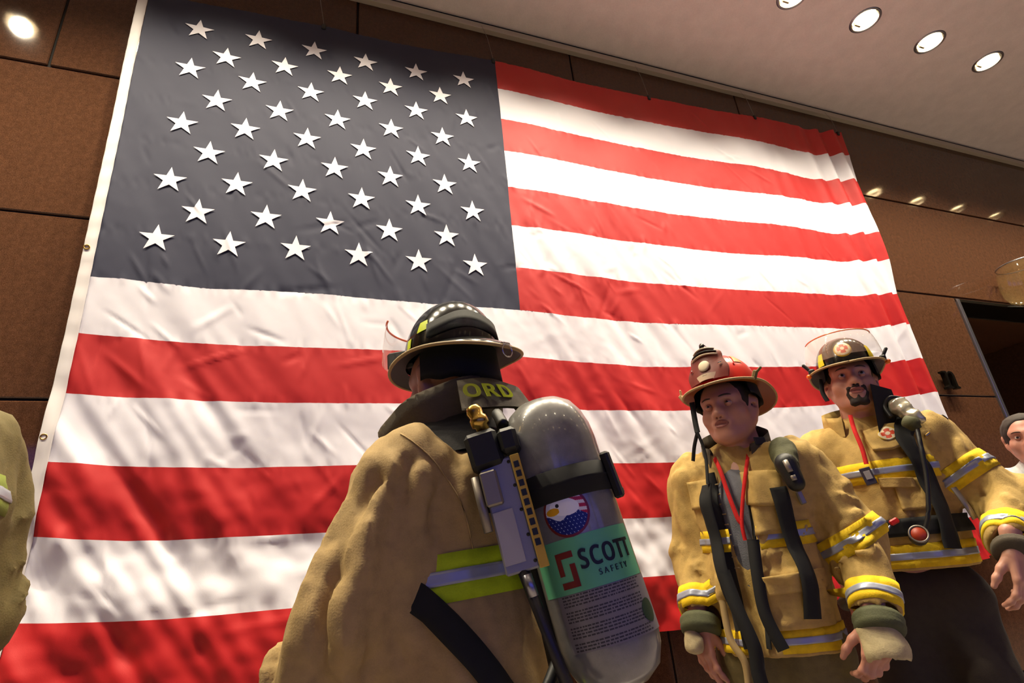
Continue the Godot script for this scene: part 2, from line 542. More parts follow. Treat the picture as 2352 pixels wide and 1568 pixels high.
func flag_z(x: float, y: float) -> float:
	var low := clampf((2.5 - y) / 1.4, 0.0, 1.0)
	var z := -2.285
	z += 0.020 * fn_a.get_noise_2d(x * 0.9, y * 0.7)
	# long folds falling to the lower right from the tension of the clips
	var al := y * 0.88 - x * 0.47
	var ac := x * 0.88 + y * 0.47
	var core := bump(x, 1.35, 0.55) * clampf((3.3 - y) / 1.0, 0.0, 1.0)
	z += (0.003 + 0.006 * low + 0.012 * core) * fn_a.get_noise_2d(ac * 9.0, al * 1.0 + 40.0)
	# folds beside the heading, fanning down to the right
	var lf := bump(x, -0.55, 0.42) * clampf((2.3 - y) / 0.8, 0.0, 1.0)
	z += 0.034 * lf * fn_a.get_noise_2d((x * 0.8 + y * 0.55) * 13.0 + 9.0, (y * 0.8 - x * 0.5) * 1.3)
	# upright pleats towards the fly edge
	var rf := clampf((x - 2.4) / 1.3, 0.0, 1.0)
	z += 0.016 * rf * fn_a.get_noise_2d(x * 9.0 + y * 0.7, y * 0.5 + 70.0)
	z += 0.022 * bump(x, 3.62, 0.20) * sin((x + 0.09 * (y - 3.0)) * TAU / 0.17)
	# deeper soft folds low on the flag
	z += 0.030 * low * low * fn_b.get_noise_2d(x * 2.1, y * 2.6)
	var foot := clampf((1.75 - y) / 0.45, 0.0, 1.0)
	z += 0.015 * foot * fn_b.get_noise_2d(x * 4.5 + 5.0, y * 5.5)
	# crumpled cloth: sharp little creases
	var cr := 0.35 + 0.65 * low + 0.5 * core
	cr *= 0.55 + 0.45 * fn_a.get_noise_2d(x * 1.7 + 33.0, y * 1.7)
	z += 0.0028 * cr * fn_c.get_noise_2d(x * 5.0, y * 5.0)
	z += 0.0008 * cr * fn_c.get_noise_2d(x * 13.0 + 7.0, y * 11.0)
	z += crease_z(x, y)
	if y < 1.35:
		z += 0.09 * (1.35 - y) * clampf((1.4 - x) / 1.2, 0.0, 1.0)
	return z

# sharp little creases left by folding and handling, kept in a coarse grid of bins
var creases := []
var bins := {}

func make_creases() -> void:
	var rng := RandomNumberGenerator.new()
	rng.seed = 404
	for i in 330:
		var x := rng.randf_range(-0.75, 3.7)
		var y := rng.randf_range(0.95, 3.95)
		var kind := i % 3
		if kind == 0:
			x = rng.randfn(1.35, 0.45)
			y = rng.randf_range(1.3, 3.4)
		elif kind == 1:
			x = rng.randf_range(-0.75, 1.0)
			y = rng.randf_range(1.1, 2.75)
		var an := rng.randfn(-1.05, 0.35) if rng.randf() < 0.6 else rng.randf_range(0, PI)
		var l := rng.randf_range(0.03, 0.16)
		var v := Vector2(cos(an), sin(an)) * l
		var c := [Vector2(x, y) - v, v * 2.0, rng.randf_range(0.0015, 0.0042) * (1.0 if rng.randf() < 0.65 else -1.0), rng.randf_range(0.007, 0.014)]
		var id := creases.size()
		creases.append(c)
		var lo: Vector2 = Vector2(minf(c[0].x, c[0].x + c[1].x), minf(c[0].y, c[0].y + c[1].y)) - Vector2(0.04, 0.04)
		var hi: Vector2 = Vector2(maxf(c[0].x, c[0].x + c[1].x), maxf(c[0].y, c[0].y + c[1].y)) + Vector2(0.04, 0.04)
		for bx in range(floori(lo.x / 0.2), floori(hi.x / 0.2) + 1):
			for by in range(floori(lo.y / 0.2), floori(hi.y / 0.2) + 1):
				var key := Vector2i(bx, by)
				if not bins.has(key):
					bins[key] = []
				bins[key].append(id)

func crease_z(x: float, y: float) -> float:
	var z := 0.0
	var p := Vector2(x, y)
	for id: int in bins.get(Vector2i(floori(x / 0.2), floori(y / 0.2)), []):
		var c: Array = creases[id]
		var v: Vector2 = c[1]
		var q: Vector2 = p - c[0]
		var t := clampf(q.dot(v) / v.length_squared(), 0.0, 1.0)
		var d: float = (q - v * t).length() / c[3]
		if d < 2.6:
			z += c[2] * exp(-d * d) * sin(PI * clampf(t, 0.02, 0.98))
	return z

func seam_pucker(x: float, d: float) -> float:
	return 0.0040 * exp(-d * d / 0.0004) * fn_b.get_noise_2d(x * 46.0, 3.0)

func flag_sheet(xa: float, right_edge: bool, xb: float, ia: int, ib: int, nx: int, per: int, off: float) -> ArrayMesh:
	var g := []
	var rows := (ib - ia) * per
	for j in rows + 1:
		var t := ia + float(j) / per
		var k := mini(int(t), ib - 1)
		var ft := t - k
		var rowp := []
		var xr := xb
		if right_edge:
			xr = lerpf(RIGHT[k], RIGHT[k + 1], ft)
		for i in nx + 1:
			var x := lerpf(xa, xr, float(i) / nx)
			var ya := seam_y(k, x)
			var yb := seam_y(k + 1, x)
			var y := lerpf(ya, yb, ft)
			var z := flag_z(x, y) + off
			var near_k := k if ft < 0.5 else k + 1
			z += seam_pucker(x + near_k * 3.1, minf(ft, 1.0 - ft) * 0.24)
			rowp.append(Vector3(x, y, z))
		g.append(rowp)
	return sheet(g, false, false)

func build_flag() -> void:
	fn_a.seed = 11
	fn_a.frequency = 0.5
	fn_a.fractal_octaves = 2
	fn_b.seed = 21
	fn_b.frequency = 0.6
	fn_b.fractal_octaves = 3
	fn_c.seed = 31
	fn_c.frequency = 0.7
	fn_c.fractal_type = FastNoiseLite.FRACTAL_RIDGED
	fn_c.fractal_octaves = 3
	make_creases()
	var weave := noise_normal(4, 0.12, 1.2)
	var white := tri(mat(Color(0.87, 0.86, 0.90), 0.6), 6.0, true)
	var red := tri(mat(Color(0.70, 0.03, 0.05), 0.6), 6.0, true)
	var blue := tri(mat(Color(0.115, 0.125, 0.23), 0.75), 6.0, true)
	var canvas := tri(mat(Color(0.86, 0.84, 0.84), 0.8), 6.0, true)
	for m: StandardMaterial3D in [white, red, blue, canvas]:
		m.normal_enabled = true
		m.normal_texture = weave
		m.normal_scale = 0.25
	var xl := -0.792
	var xc := 0.967
	var t := thing("flag", "large American flag with stars and stripes hanging flat on the stone wall", "flag", Vector3(1.47, 0.9, -2.285))
	var off := -t.position
	var cm := part(t, "canton", flag_sheet(xl, false, xc, 0, 7, 170, 18, 0.0), blue, "dark navy field of the flag")
	cm.position = off
	for k in 13:
		var m := red if k % 2 == 0 else white
		var xa := xc if k < 7 else xl
		var nx := 260 if k < 7 else 430
		var p := part(t, "stripe", flag_sheet(xa, true, 0.0, k, k + 1, nx, 20, 0.0), m, "red stripe" if k % 2 == 0 else "white stripe")
		p.position = off
	# canvas heading along the hoist, folded to double thickness
	var hs := []
	for j in 121:
		var tt := 13.0 * j / 120.0
		var kk := mini(int(tt), 12)
		var row := []
		for e in [[-0.790, 0.002], [-0.793, 0.006], [-0.806, 0.007], [-0.826, 0.007], [-0.8305, 0.003], [-0.8305, -0.002]]:
			var x: float = e[0]
			var y := lerpf(seam_y(kk, x), seam_y(kk + 1, x), tt - kk)
			row.append(Vector3(x - 0.004 * sin(y * 2.0), y, flag_z(x, y) + e[1] + 0.0012 * sin(y * 190.0)))
		hs.append(row)
	part(t, "heading", sheet(hs, false, false), canvas, "white canvas heading").position = off
	# stars
	for s in STARS.size() / 2:
		var c := Vector2(STARS[s * 2], STARS[s * 2 + 1])
		part(t, "star", star_mesh(c, 0.066), white, "white star").position = off
	# grommets in the heading
	var ring := TorusMesh.new()
	ring.inner_radius = 0.0065
	ring.outer_radius = 0.0115
	ring.rings = 20
	ring.ring_segments = 8
	for y in [3.86, 2.491, 1.75, 0.99]:
		var gm := part(t, "grommet", ring, M.brass, "brass grommet")
		gm.position = Vector3(-0.815, y, flag_z(-0.815, y) + 0.008) + off
		gm.rotation.x = PI / 2
	# clips along the top edge and the lines that hang them from the ceiling channel
	var labels := ["thin hanging line above the left half of the flag's blue field", "thin hanging line at the corner of blue field and top stripe", "thin hanging line above the middle of the flag's top red stripe", "thin hanging line above the right part of the top red stripe", "thin hanging line at the flag's top right corner", "thin hanging line at the flag's top left corner, out of the picture"]
	var q := 0
	for x in [0.0, 0.957, 2.05, 2.95, 3.78, -0.80]:
		var y := seam_y(0, x)
		var z := flag_z(x, y)
		var cl := part(t, "clip", cbox(Vector3(0.022, 0.035, 0.018), 0.004), M.black, "black clip")
		cl.position = Vector3(x, y - 0.008, z) + off
		var sway := 0.05 - 0.012 * q
		var ln := part(self, "hanging_line" if q == 0 else "hanging_line_%03d" % q, tube([Vector3(x, y + 0.014, z), Vector3(x - sway * 0.5, (y + CEIL_Y) / 2, z - 0.01), Vector3(x - sway, CEIL_Y - 0.03, WALL_Z + 0.03)], 0.0011, 6), M.wire)
		tag(ln, labels[q], "line", "hanging lines")
		q += 1

func star_mesh(c: Vector2, r: float) -> ArrayMesh:
	var st := SurfaceTool.new()
	st.begin(Mesh.PRIMITIVE_TRIANGLES)
	var o := []
	for i in 10:
		var a := PI / 2 - TAU * i / 10.0
		var rr := r if i % 2 == 0 else r * 0.382
		o.append(c + Vector2(cos(a), sin(a)) * rr)
	for i in 10:
		star_tri(st, c, o[i], o[(i + 1) % 10], 3)
	st.index()
	st.generate_normals()
	return st.commit()

func star_tri(st: SurfaceTool, a: Vector2, b: Vector2, c: Vector2, n: int) -> void:
	if n == 0:
		for p: Vector2 in [a, b, c]:
			st.set_smooth_group(0)
			st.add_vertex(Vector3(p.x, p.y, flag_z(p.x, p.y) + 0.0035))
		return
	var ab := (a + b) / 2
	var bc := (b + c) / 2
	var ca := (c + a) / 2
	star_tri(st, a, ab, ca, n - 1)
	star_tri(st, ab, b, bc, n - 1)
	star_tri(st, ca, bc, c, n - 1)
	star_tri(st, ab, bc, ca, n - 1)

# ---------------------------------------------------------------- soft shapes: tapered capsules joined smoothly, meshed as surface nets
class Field:
	var a := PackedVector3Array()
	var d := PackedVector3Array()
	var il := PackedFloat32Array()
	var ra := PackedFloat32Array()
	var dr := PackedFloat32Array()
	var n := PackedVector3Array()
	var s := PackedFloat32Array()
	var sub := PackedByteArray()
	var kk := PackedFloat32Array()
	var k := 0.05
	var ks := 0.012
	var planes: Array[Plane] = []
	var noise: FastNoiseLite
	var noise2: FastNoiseLite
	var amp := 0.0
	var amp2 := 0.0
	var squash := Vector3.ONE
	var all := PackedInt32Array()

	func put(p: Vector3, q: Vector3, r1: float, r2: float, st := 1.0, ax := Vector3.RIGHT, neg := 0, soft := -1.0) -> void:
		var v := q - p
		var g := 1.0 / st - 1.0
		v += ax * (v.dot(ax) * g)
		a.append(p)
		d.append(v)
		var l := v.length_squared()
		il.append(0.0 if l < 1e-9 else 1.0 / l)
		ra.append(r1)
		dr.append(r2 - r1)
		n.append(ax)
		s.append(g)
		sub.append(neg)
		kk.append(k if soft < 0.0 else soft)
		all.append(all.size())

	func dot(p: Vector3, r: float, st := 1.0, ax := Vector3.RIGHT) -> void:
		put(p, p, r, r, st, ax)

	func fold(p: Vector3, q: Vector3, r1: float, r2: float, soft := 0.02) -> void:
		put(p, q, r1, r2, 1.0, Vector3.RIGHT, 0, soft)

	func cut(p: Vector3, q: Vector3, r1: float, r2: float, st := 1.0, ax := Vector3.RIGHT) -> void:
		put(p, q, r1, r2, st, ax, 1)

	func one(i: int, p: Vector3) -> float:
		var q := p - a[i]
		var g := s[i]
		if g != 0.0:
			q += n[i] * (q.dot(n[i]) * g)
		var h := clampf(q.dot(d[i]) * il[i], 0.0, 1.0)
		return (q - d[i] * h).length() - ra[i] - dr[i] * h

	func at(p: Vector3, list: PackedInt32Array) -> float:
		var r := 1e3
		for i in list:
			var q := p - a[i]
			var g := s[i]
			if g != 0.0:
				q += n[i] * (q.dot(n[i]) * g)
			var h := clampf(q.dot(d[i]) * il[i], 0.0, 1.0)
			var e := (q - d[i] * h).length() - ra[i] - dr[i] * h
			if sub[i] == 0:
				var kc := kk[i]
				var w := maxf(kc - absf(r - e), 0.0)
				r = minf(r, e) - w * w / (4.0 * kc)
			else:
				var w2 := maxf(ks - absf(r + e), 0.0)
				r = maxf(r, -e) + w2 * w2 / (4.0 * ks)
		if amp != 0.0:
			r += amp * noise.get_noise_3dv(p * squash)
		if amp2 != 0.0:
			r += amp2 * noise2.get_noise_3dv(p * squash)
		for pl in planes:
			r = maxf(r, pl.distance_to(p))
		return r

	func v(p: Vector3) -> float:
		return at(p, all)

	# first point of the surface along a ray, or the closest approach
	func hit(p: Vector3, dir: Vector3, most := 0.6) -> Vector3:
		var t := 0.0
		for it in 48:
			var e := at(p + dir * t, all)
			if e < 0.0006 or t > most:
				break
			t += maxf(e * 0.75, 0.0008)
		return p + dir * t

	func grad(p: Vector3) -> Vector3:
		var e := 0.004
		var c := at(p, all)
		return Vector3(at(p + Vector3(e, 0, 0), all) - c, at(p + Vector3(0, e, 0), all) - c, at(p + Vector3(0, 0, e), all) - c).normalized()

class Acc:
	var v := PackedVector3Array()
	var f := PackedInt32Array()

	func mesh() -> ArrayMesh:
		var nn := PackedVector3Array()
		nn.resize(v.size())
		for i in range(0, f.size(), 3):
			var p := v[f[i]]
			var g := (v[f[i + 2]] - p).cross(v[f[i + 1]] - p)
			nn[f[i]] += g
			nn[f[i + 1]] += g
			nn[f[i + 2]] += g
		for i in nn.size():
			nn[i] = nn[i].normalized()
		var arr := []
		arr.resize(Mesh.ARRAY_MAX)
		arr[Mesh.ARRAY_VERTEX] = v
		arr[Mesh.ARRAY_NORMAL] = nn
		arr[Mesh.ARRAY_INDEX] = f
		var m := ArrayMesh.new()
		m.add_surface_from_arrays(Mesh.PRIMITIVE_TRIANGLES, arr)
		return m

func nets(acc: Acc, fd: Field, lo: Vector3, hi: Vector3, h: float, x := Transform3D.IDENTITY) -> void:
	var B := 6
	var nb := Vector3i(((hi - lo) / (h * B)).ceil())
	var n := nb * B
	var nx := n.x + 1
	var nxy := nx * (n.y + 1)
	var val := PackedFloat32Array()
	val.resize(nxy * (n.z + 1))
	val.fill(1.0)
	var cell := PackedInt32Array()
	cell.resize(val.size())
	cell.fill(-1)
	var act: Array[Vector3i] = []
	var half := h * B * 0.5
	var diag := half * 1.7321 + h
	for bz in nb.z:
		for by in nb.y:
			for bx in nb.x:
				var c := lo + Vector3(bx, by, bz) * (h * B) + Vector3(half, half, half)
				var dc := fd.at(c, fd.all)
				var near := absf(dc) < diag * 1.25 + fd.amp + fd.amp2
				if not near:
					if dc < 0.0:
						for k in B:
							for j in B:
								var q := (bz * B + k) * nxy + (by * B + j) * nx + bx * B
								for i in B:
									val[q + i] = -1.0
					continue
				act.append(Vector3i(bx, by, bz))
				var lst := PackedInt32Array()
				for i in fd.all:
					if fd.one(i, c) < dc + 2.0 * diag + fd.k or (fd.sub[i] == 1 and fd.one(i, c) < 2.0 * diag):
						lst.append(i)
				for k in B:
					for j in B:
						var q := (bz * B + k) * nxy + (by * B + j) * nx + bx * B
						var p := lo + Vector3(bx * B, by * B + j, bz * B + k) * h
						for i in B:
							val[q + i] = fd.at(p, lst)
							p.x += h
	var base := acc.v.size()
	var off := [0, 1, nx, nx + 1, nxy, nxy + 1, nxy + nx, nxy + nx + 1]
	var cor := [Vector3(0, 0, 0), Vector3(1, 0, 0), Vector3(0, 1, 0), Vector3(1, 1, 0), Vector3(0, 0, 1), Vector3(1, 0, 1), Vector3(0, 1, 1), Vector3(1, 1, 1)]
	var ed := [[0, 1], [2, 3], [4, 5], [6, 7], [0, 2], [1, 3], [4, 6], [5, 7], [0, 4], [1, 5], [2, 6], [3, 7]]
	var cells := PackedInt32Array()
	for b in act:
		for k in B:
			var z := b.z * B + k
			for j in B:
				var y := b.y * B + j
				var q0 := z * nxy + y * nx + b.x * B
				for i in B:
					var q := q0 + i
					var neg := 0
					for o: int in off:
						if val[q + o] < 0.0:
							neg += 1
					if neg == 0 or neg == 8:
						continue
					var sum := Vector3.ZERO
					var cnt := 0
					for e: Array in ed:
						var va := val[q + off[e[0]]]
						var vb := val[q + off[e[1]]]
						if (va < 0.0) != (vb < 0.0):
							var t := va / (va - vb)
							sum += (cor[e[0]] as Vector3).lerp(cor[e[1]], t)
							cnt += 1
					cell[q] = acc.v.size()
					cells.append(q)
					acc.v.append(x * (lo + (Vector3(b.x * B + i, y, z) + sum / cnt) * h))
	for q in cells:
		var v0 := val[q] < 0.0
		for ax in 3:
			var o: int = [1, nx, nxy][ax]
			if v0 == (val[q + o] < 0.0):
				continue
			var u: int = [nx, nxy, 1][ax]
			var w: int = [nxy, 1, nx][ax]
			if q < u + w:
				continue
			var c0 := cell[q]
			var c1 := cell[q - u]
			var c2 := cell[q - u - w]
			var c3 := cell[q - w]
			if c0 < 0 or c1 < 0 or c2 < 0 or c3 < 0:
				continue
			if v0:
				acc.f.append_array(PackedInt32Array([c0, c2, c1, c0, c3, c2]))
			else:
				acc.f.append_array(PackedInt32Array([c0, c1, c2, c0, c2, c3]))

# raised folds (or grooves) that follow the surface through the given points, seen along dir
func ridge(f: Field, ctrl: Array, dir: Vector3, r: float, groove := false) -> void:
	var hits := []
	for p: Vector3 in curve(ctrl, 6):
		var q := f.hit(p - dir * 0.3, dir, 0.7)
		hits.append(q + dir * (r * 0.35 if not groove else -r * 0.35))
	for i in hits.size() - 1:
		if groove:
			f.cut(hits[i], hits[i + 1], r, r)
		else:
			f.fold(hits[i], hits[i + 1], r, r, r * 1.6)

# ---------------------------------------------------------------- things sewn onto a soft shape
# a closed or open band round an axis
func wrap_band(fd: Field, c: Vector3, axis: Vector3, w: float, off: float, a0 := 0.0, a1 := TAU, n := 48, ref := Vector3(0, 0, 1), far := 0.32) -> ArrayMesh:
	axis = axis.normalized()
	var u := (ref - axis * ref.dot(axis)).normalized()
	var v := axis.cross(u)
	var g := []
	var rows := 6
	for j in rows + 1:
		var e := clampf((j - 1.0) / (rows - 2.0), 0.0, 1.0)
		var lift := off if j > 0 and j < rows else -0.003
		var row := []
		for i in n + 1:
			var an := lerpf(a0, a1, float(i) / n)
			var dir := u * cos(an) + v * sin(an)
			var o := c + axis * ((e - 0.5) * w)
			var p := fd.hit(o + dir * far, -dir, far)
			row.append(p + dir * lift)
		g.append(row)
	return sheet(g)

# a rectangle of cloth laid on the shape along dir; warp may reshape its outline
func lay_patch(fd: Field, o: Vector3, u: Vector3, v: Vector3, dir: Vector3, off: float, nu := 10, nv := 10, warp = null, uvs := false) -> ArrayMesh:
	var g := []
	dir = dir.normalized()
	for j in range(-1, nv + 2):
		var row := []
		for i in range(-1, nu + 2):
			var s := clampf(float(i) / nu, 0.0, 1.0)
			var t := clampf(float(j) / nv, 0.0, 1.0)
			var st := Vector2(s - 0.5, t - 0.5)
			if warp != null:
				st = warp.call(st)
			var p := o + u * st.x + v * st.y
			p = fd.hit(p - dir * 0.3, dir, 0.6)
			var edge := i < 0 or j < 0 or i > nu or j > nv
			row.append(p - dir * (-0.004 if edge else off))
		g.append(row)
	return sheet(g, false, false, uvs)

# a strap following points, pulled onto the shape towards an upright axis through (ax.x, y, ax.z)
func lay_strap(fd: Field, ctrl: Array, w: float, off: float, ax := Vector3.ZERO, n := 40, thick := 0.004) -> ArrayMesh:
	var pts := curve(ctrl, n)
	var g := []
	var cols := [[-0.5, 0.0], [-0.5, 1.0], [-0.25, 1.15], [0.25, 1.15], [0.5, 1.0], [0.5, 0.0]]
	var mids := []
	var dirs := []
	for p: Vector3 in pts:
		var dir := Vector3(ax.x - p.x, 0, ax.z - p.z).normalized()
		mids.append(fd.hit(p - dir * 0.25, dir, 0.5))
		dirs.append(dir)
	for i in n:
		var t: Vector3 = (mids[mini(i + 1, n - 1)] - mids[maxi(i - 1, 0)]).normalized()
		var side: Vector3 = t.cross(dirs[i]).normalized()
		var row := []
		for c in cols:
			var o: Vector3 = mids[i] + side * (c[0] * w)
			var p := fd.hit(o - dirs[i] * 0.05, dirs[i], 0.1)
			if (p - mids[i]).length() > w * 0.9:
				p = o
			row.append(p - dirs[i] * (off + thick * c[1]))
		g.append(row)
	return sheet(g)

# a free ribbon in space
func ribbon(ctrl: Array, w: float, face_dir: Vector3, n := 30, thick := 0.003) -> ArrayMesh:
	var pts := curve(ctrl, n)
	var g := []
	for i in n:
		var t: Vector3 = (pts[mini(i + 1, n - 1)] - pts[maxi(i - 1, 0)]).normalized()
		var side := t.cross(face_dir).normalized()
		var nn := side.cross(t)
		var row := []
		for c in [[-0.5, -0.5], [0.5, -0.5], [0.5, 0.5], [-0.5, 0.5]]:
			row.append(pts[i] + side * (c[0] * w) + nn * (c[1] * thick))
		g.append(row)
	return sheet(g, true)

# ---------------------------------------------------------------- firefighters
func fold_noise(sd: int, f: float, ridged := false, oct := 3) -> FastNoiseLite:
	var q := FastNoiseLite.new()
	q.seed = sd
	q.frequency = f
	q.fractal_octaves = oct
	if ridged:
		q.fractal_type = FastNoiseLite.FRACTAL_RIDGED
	return q

func people_materials() -> void:
	var weave := noise_normal(14, 0.09, 2.0)
	var tone := noise_img(256, 77, 0.025, 4, func(v: float, r: float) -> Color:
		var b := 0.86 + 0.2 * v + (r - 0.5) * 0.08
		return Color(b, b, b))
	var spec := {
		"coat_brown": Color(0.67, 0.56, 0.36), "coat_gold": Color(0.72, 0.595, 0.33), "coat_olive": Color(0.42, 0.37, 0.21),
		"pants_dark": Color(0.20, 0.165, 0.115), "shirt_grey": Color(0.40, 0.40, 0.43), "shirt_white": Color(0.78, 0.80, 0.80),
		"collar_dark": Color(0.30, 0.265, 0.21), "lining": Color(0.115, 0.11, 0.10), "lime": Color(0.72, 0.83, 0.06), "lime_worn": Color(0.47, 0.52, 0.18), "yellow": Color(0.93, 0.78, 0.05),
		"glove": Color(0.72, 0.66, 0.50), "cuff_knit": Color(0.30, 0.31, 0.20), "lanyard": Color(0.80, 0.06, 0.05), "mask_green": Color(0.27, 0.27, 0.15),
	}
	for e in spec:
		var m := mat(spec[e], 0.85)
		m.albedo_texture = tone
		m.normal_enabled = true
		m.normal_texture = weave
		m.normal_scale = 0.5
		M[e] = tri(m, 4.0)
	M.silver = mat(Color(0.60, 0.62, 0.68), 0.35, 0.25)
	M.skin = mat(Color(0.71, 0.50, 0.42), 0.5)
	M.skin.subsurf_scatter_enabled = true
	M.skin.subsurf_scatter_strength = 0.12
	M.skin_pale = M.skin.duplicate()
	M.skin_pale.albedo_color = Color(0.74, 0.54, 0.46)
	M.lip = mat(Color(0.55, 0.30, 0.27), 0.5)
	M.hair = mat(Color(0.14, 0.095, 0.065), 0.8)
	M.eye = mat(Color(0.75, 0.72, 0.70), 0.15)
	M.iris = mat(Color(0.05, 0.04, 0.035), 0.15)
	M.boot = mat(Color(0.05, 0.05, 0.05), 0.5)
	M.shell_black = mat(Color(0.045, 0.042, 0.035), 0.16)
	M.shell_red = mat(Color(0.72, 0.10, 0.035), 0.3)
	M.trim_tan = mat(Color(0.62, 0.52, 0.34), 0.6)
	M.trim_dark = mat(Color(0.10, 0.09, 0.06), 0.6)
	M.leather_red = mat(Color(0.42, 0.13, 0.06), 0.5)
	M.cream = mat(Color(0.80, 0.74, 0.62), 0.6)
	M.neon = mat(Color(0.80, 0.86, 0.10), 0.45)
	M.neon_yellow = mat(Color(0.95, 0.85, 0.05), 0.45)
	M.neon_orange = mat(Color(0.95, 0.45, 0.05), 0.45)
	M.visor = mat(Color(0.95, 0.80, 0.68, 0.22), 0.04)
	M.visor.transparency = BaseMaterial3D.TRANSPARENCY_ALPHA
	M.visor_edge = mat(Color(0.95, 0.45, 0.16, 0.75), 0.2)
	M.visor_edge.transparency = BaseMaterial3D.TRANSPARENCY_ALPHA
	M.rubber = mat(Color(0.03, 0.03, 0.03), 0.55)

func head_field(jaw := 1.0, nose := 1.0) -> Field:
	var f := Field.new()
	f.k = 0.022
	f.ks = 0.008
	f.put(Vector3(0, 0.040, -0.035), Vector3(0, 0.035, 0.018), 0.078, 0.074)
	f.put(Vector3(0, -0.01, 0.0), Vector3(0, -0.045, 0.035), 0.066, 0.052)
	f.put(Vector3(0, -0.055, 0.03), Vector3(0, -0.088, 0.052), 0.050 * jaw, 0.030 * jaw, 1.22)
	f.put(Vector3(-0.030 * jaw, -0.085, 0.03), Vector3(-0.052 * jaw, -0.045, -0.005), 0.026, 0.024)
	f.put(Vector3(0.030 * jaw, -0.085, 0.03), Vector3(0.052 * jaw, -0.045, -0.005), 0.026, 0.024)
	f.dot(Vector3(0, -0.098, 0.066), 0.017, 1.4)
	for s: float in [-1.0, 1.0]:
		f.dot(Vector3(0.042 * s, -0.026, 0.050), 0.030)
		f.put(Vector3(0.014 * s, 0.026, 0.084), Vector3(0.046 * s, 0.028, 0.066), 0.012, 0.012)
	# nose
	f.put(Vector3(0, 0.016, 0.088), Vector3(0, -0.026, 0.106 * nose), 0.008, 0.0115)
	f.dot(Vector3(-0.011, -0.031, 0.094), 0.0085)
	f.dot(Vector3(0.011, -0.031, 0.094), 0.0085)
	# lips
	f.put(Vector3(-0.017, -0.055, 0.081), Vector3(0.017, -0.055, 0.081), 0.0075, 0.0075)
	f.put(Vector3(-0.014, -0.068, 0.080), Vector3(0.014, -0.068, 0.080), 0.0075, 0.0075)
	# ears
	for s: float in [-1.0, 1.0]:
		f.put(Vector3(0.075 * s, 0.022, -0.012), Vector3(0.074 * s, -0.026, -0.004), 0.013, 0.009)
		f.put(Vector3(0.084 * s, 0.018, -0.020), Vector3(0.079 * s, -0.020, -0.014), 0.007, 0.006)
	# neck
	f.put(Vector3(0, -0.05, -0.025), Vector3(0, -0.20, -0.045), 0.056, 0.064)
	for s: float in [-1.0, 1.0]:
		f.cut(Vector3(0.032 * s, 0.006, 0.100), Vector3(0.032 * s, 0.006, 0.092), 0.016, 0.013, 1.3)
		f.cut(Vector3(0.080 * s, 0.0, -0.004), Vector3(0.086 * s, -0.004, -0.004), 0.007, 0.006)
		f.cut(Vector3(0.006 * s, -0.039, 0.100), Vector3(0.009 * s, -0.036, 0.094), 0.003, 0.003)
	f.cut(Vector3(-0.023, -0.0615, 0.092), Vector3(0.023, -0.0615, 0.092), 0.0022, 0.0022)
	return f

# eyes, lids, brows and lips are children of the body
func face_bits(root: Node3D, x: Transform3D, open: float, hf: Field) -> void:
	for s: float in [-1.0, 1.0]:
		var e := part(root, "eye", ball(0.0118, 14), M.eye)
		e.transform = x * xf(Vector3(0.032 * s, 0.006, 0.0755))
		var ir := part(e, "iris", ball(0.0056, 12), M.iris)
		ir.position = Vector3(0.0, 0.001, 0.0082)
		for up: float in [1.0, -1.0]:
			var g := []
			for j in 4:
				var row := []
				for i in 9:
					var an := lerpf(-1.25, 1.25, i / 8.0)
					var el: float = up * lerpf(open * cos(an) + 0.05, 1.25, j / 3.0)
					row.append(Vector3(sin(an) * cos(el), sin(el), cos(an) * cos(el)) * 0.0131)
				g.append(row)
			var lid := part(root, "eyelid", sheet(g, false, up < 0.0), M.skin)
			lid.transform = x * xf(Vector3(0.032 * s, 0.006, 0.0755))
		var brow := []
		for i in 7:
			var t := i / 6.0
			brow.append(hf.hit(Vector3((0.014 + 0.036 * t) * s, 0.027 + 0.006 * sin(t * 2.4) - 0.003 * t, 0.2), Vector3(0, 0, -1), 0.3) + Vector3(0, 0, 0.001))
		part(root, "eyebrow", tube(brow, [0.002, 0.0042, 0.0048, 0.0046, 0.004, 0.003, 0.001], 8, 0.5), M.hair).transform = x
	var lips := lay_patch(hf, Vector3(0, -0.0615, 0.1), Vector3(0.046, 0, 0), Vector3(0, 0.024, 0), Vector3(0, 0, -1), 0.0009, 14, 8, func(q: Vector2) -> Vector2: return Vector2(q.x, q.y * sqrt(maxf(1.0 - 4.0 * q.x * q.x, 0.02))))
	part(root, "lips", lips, M.lip).transform = x

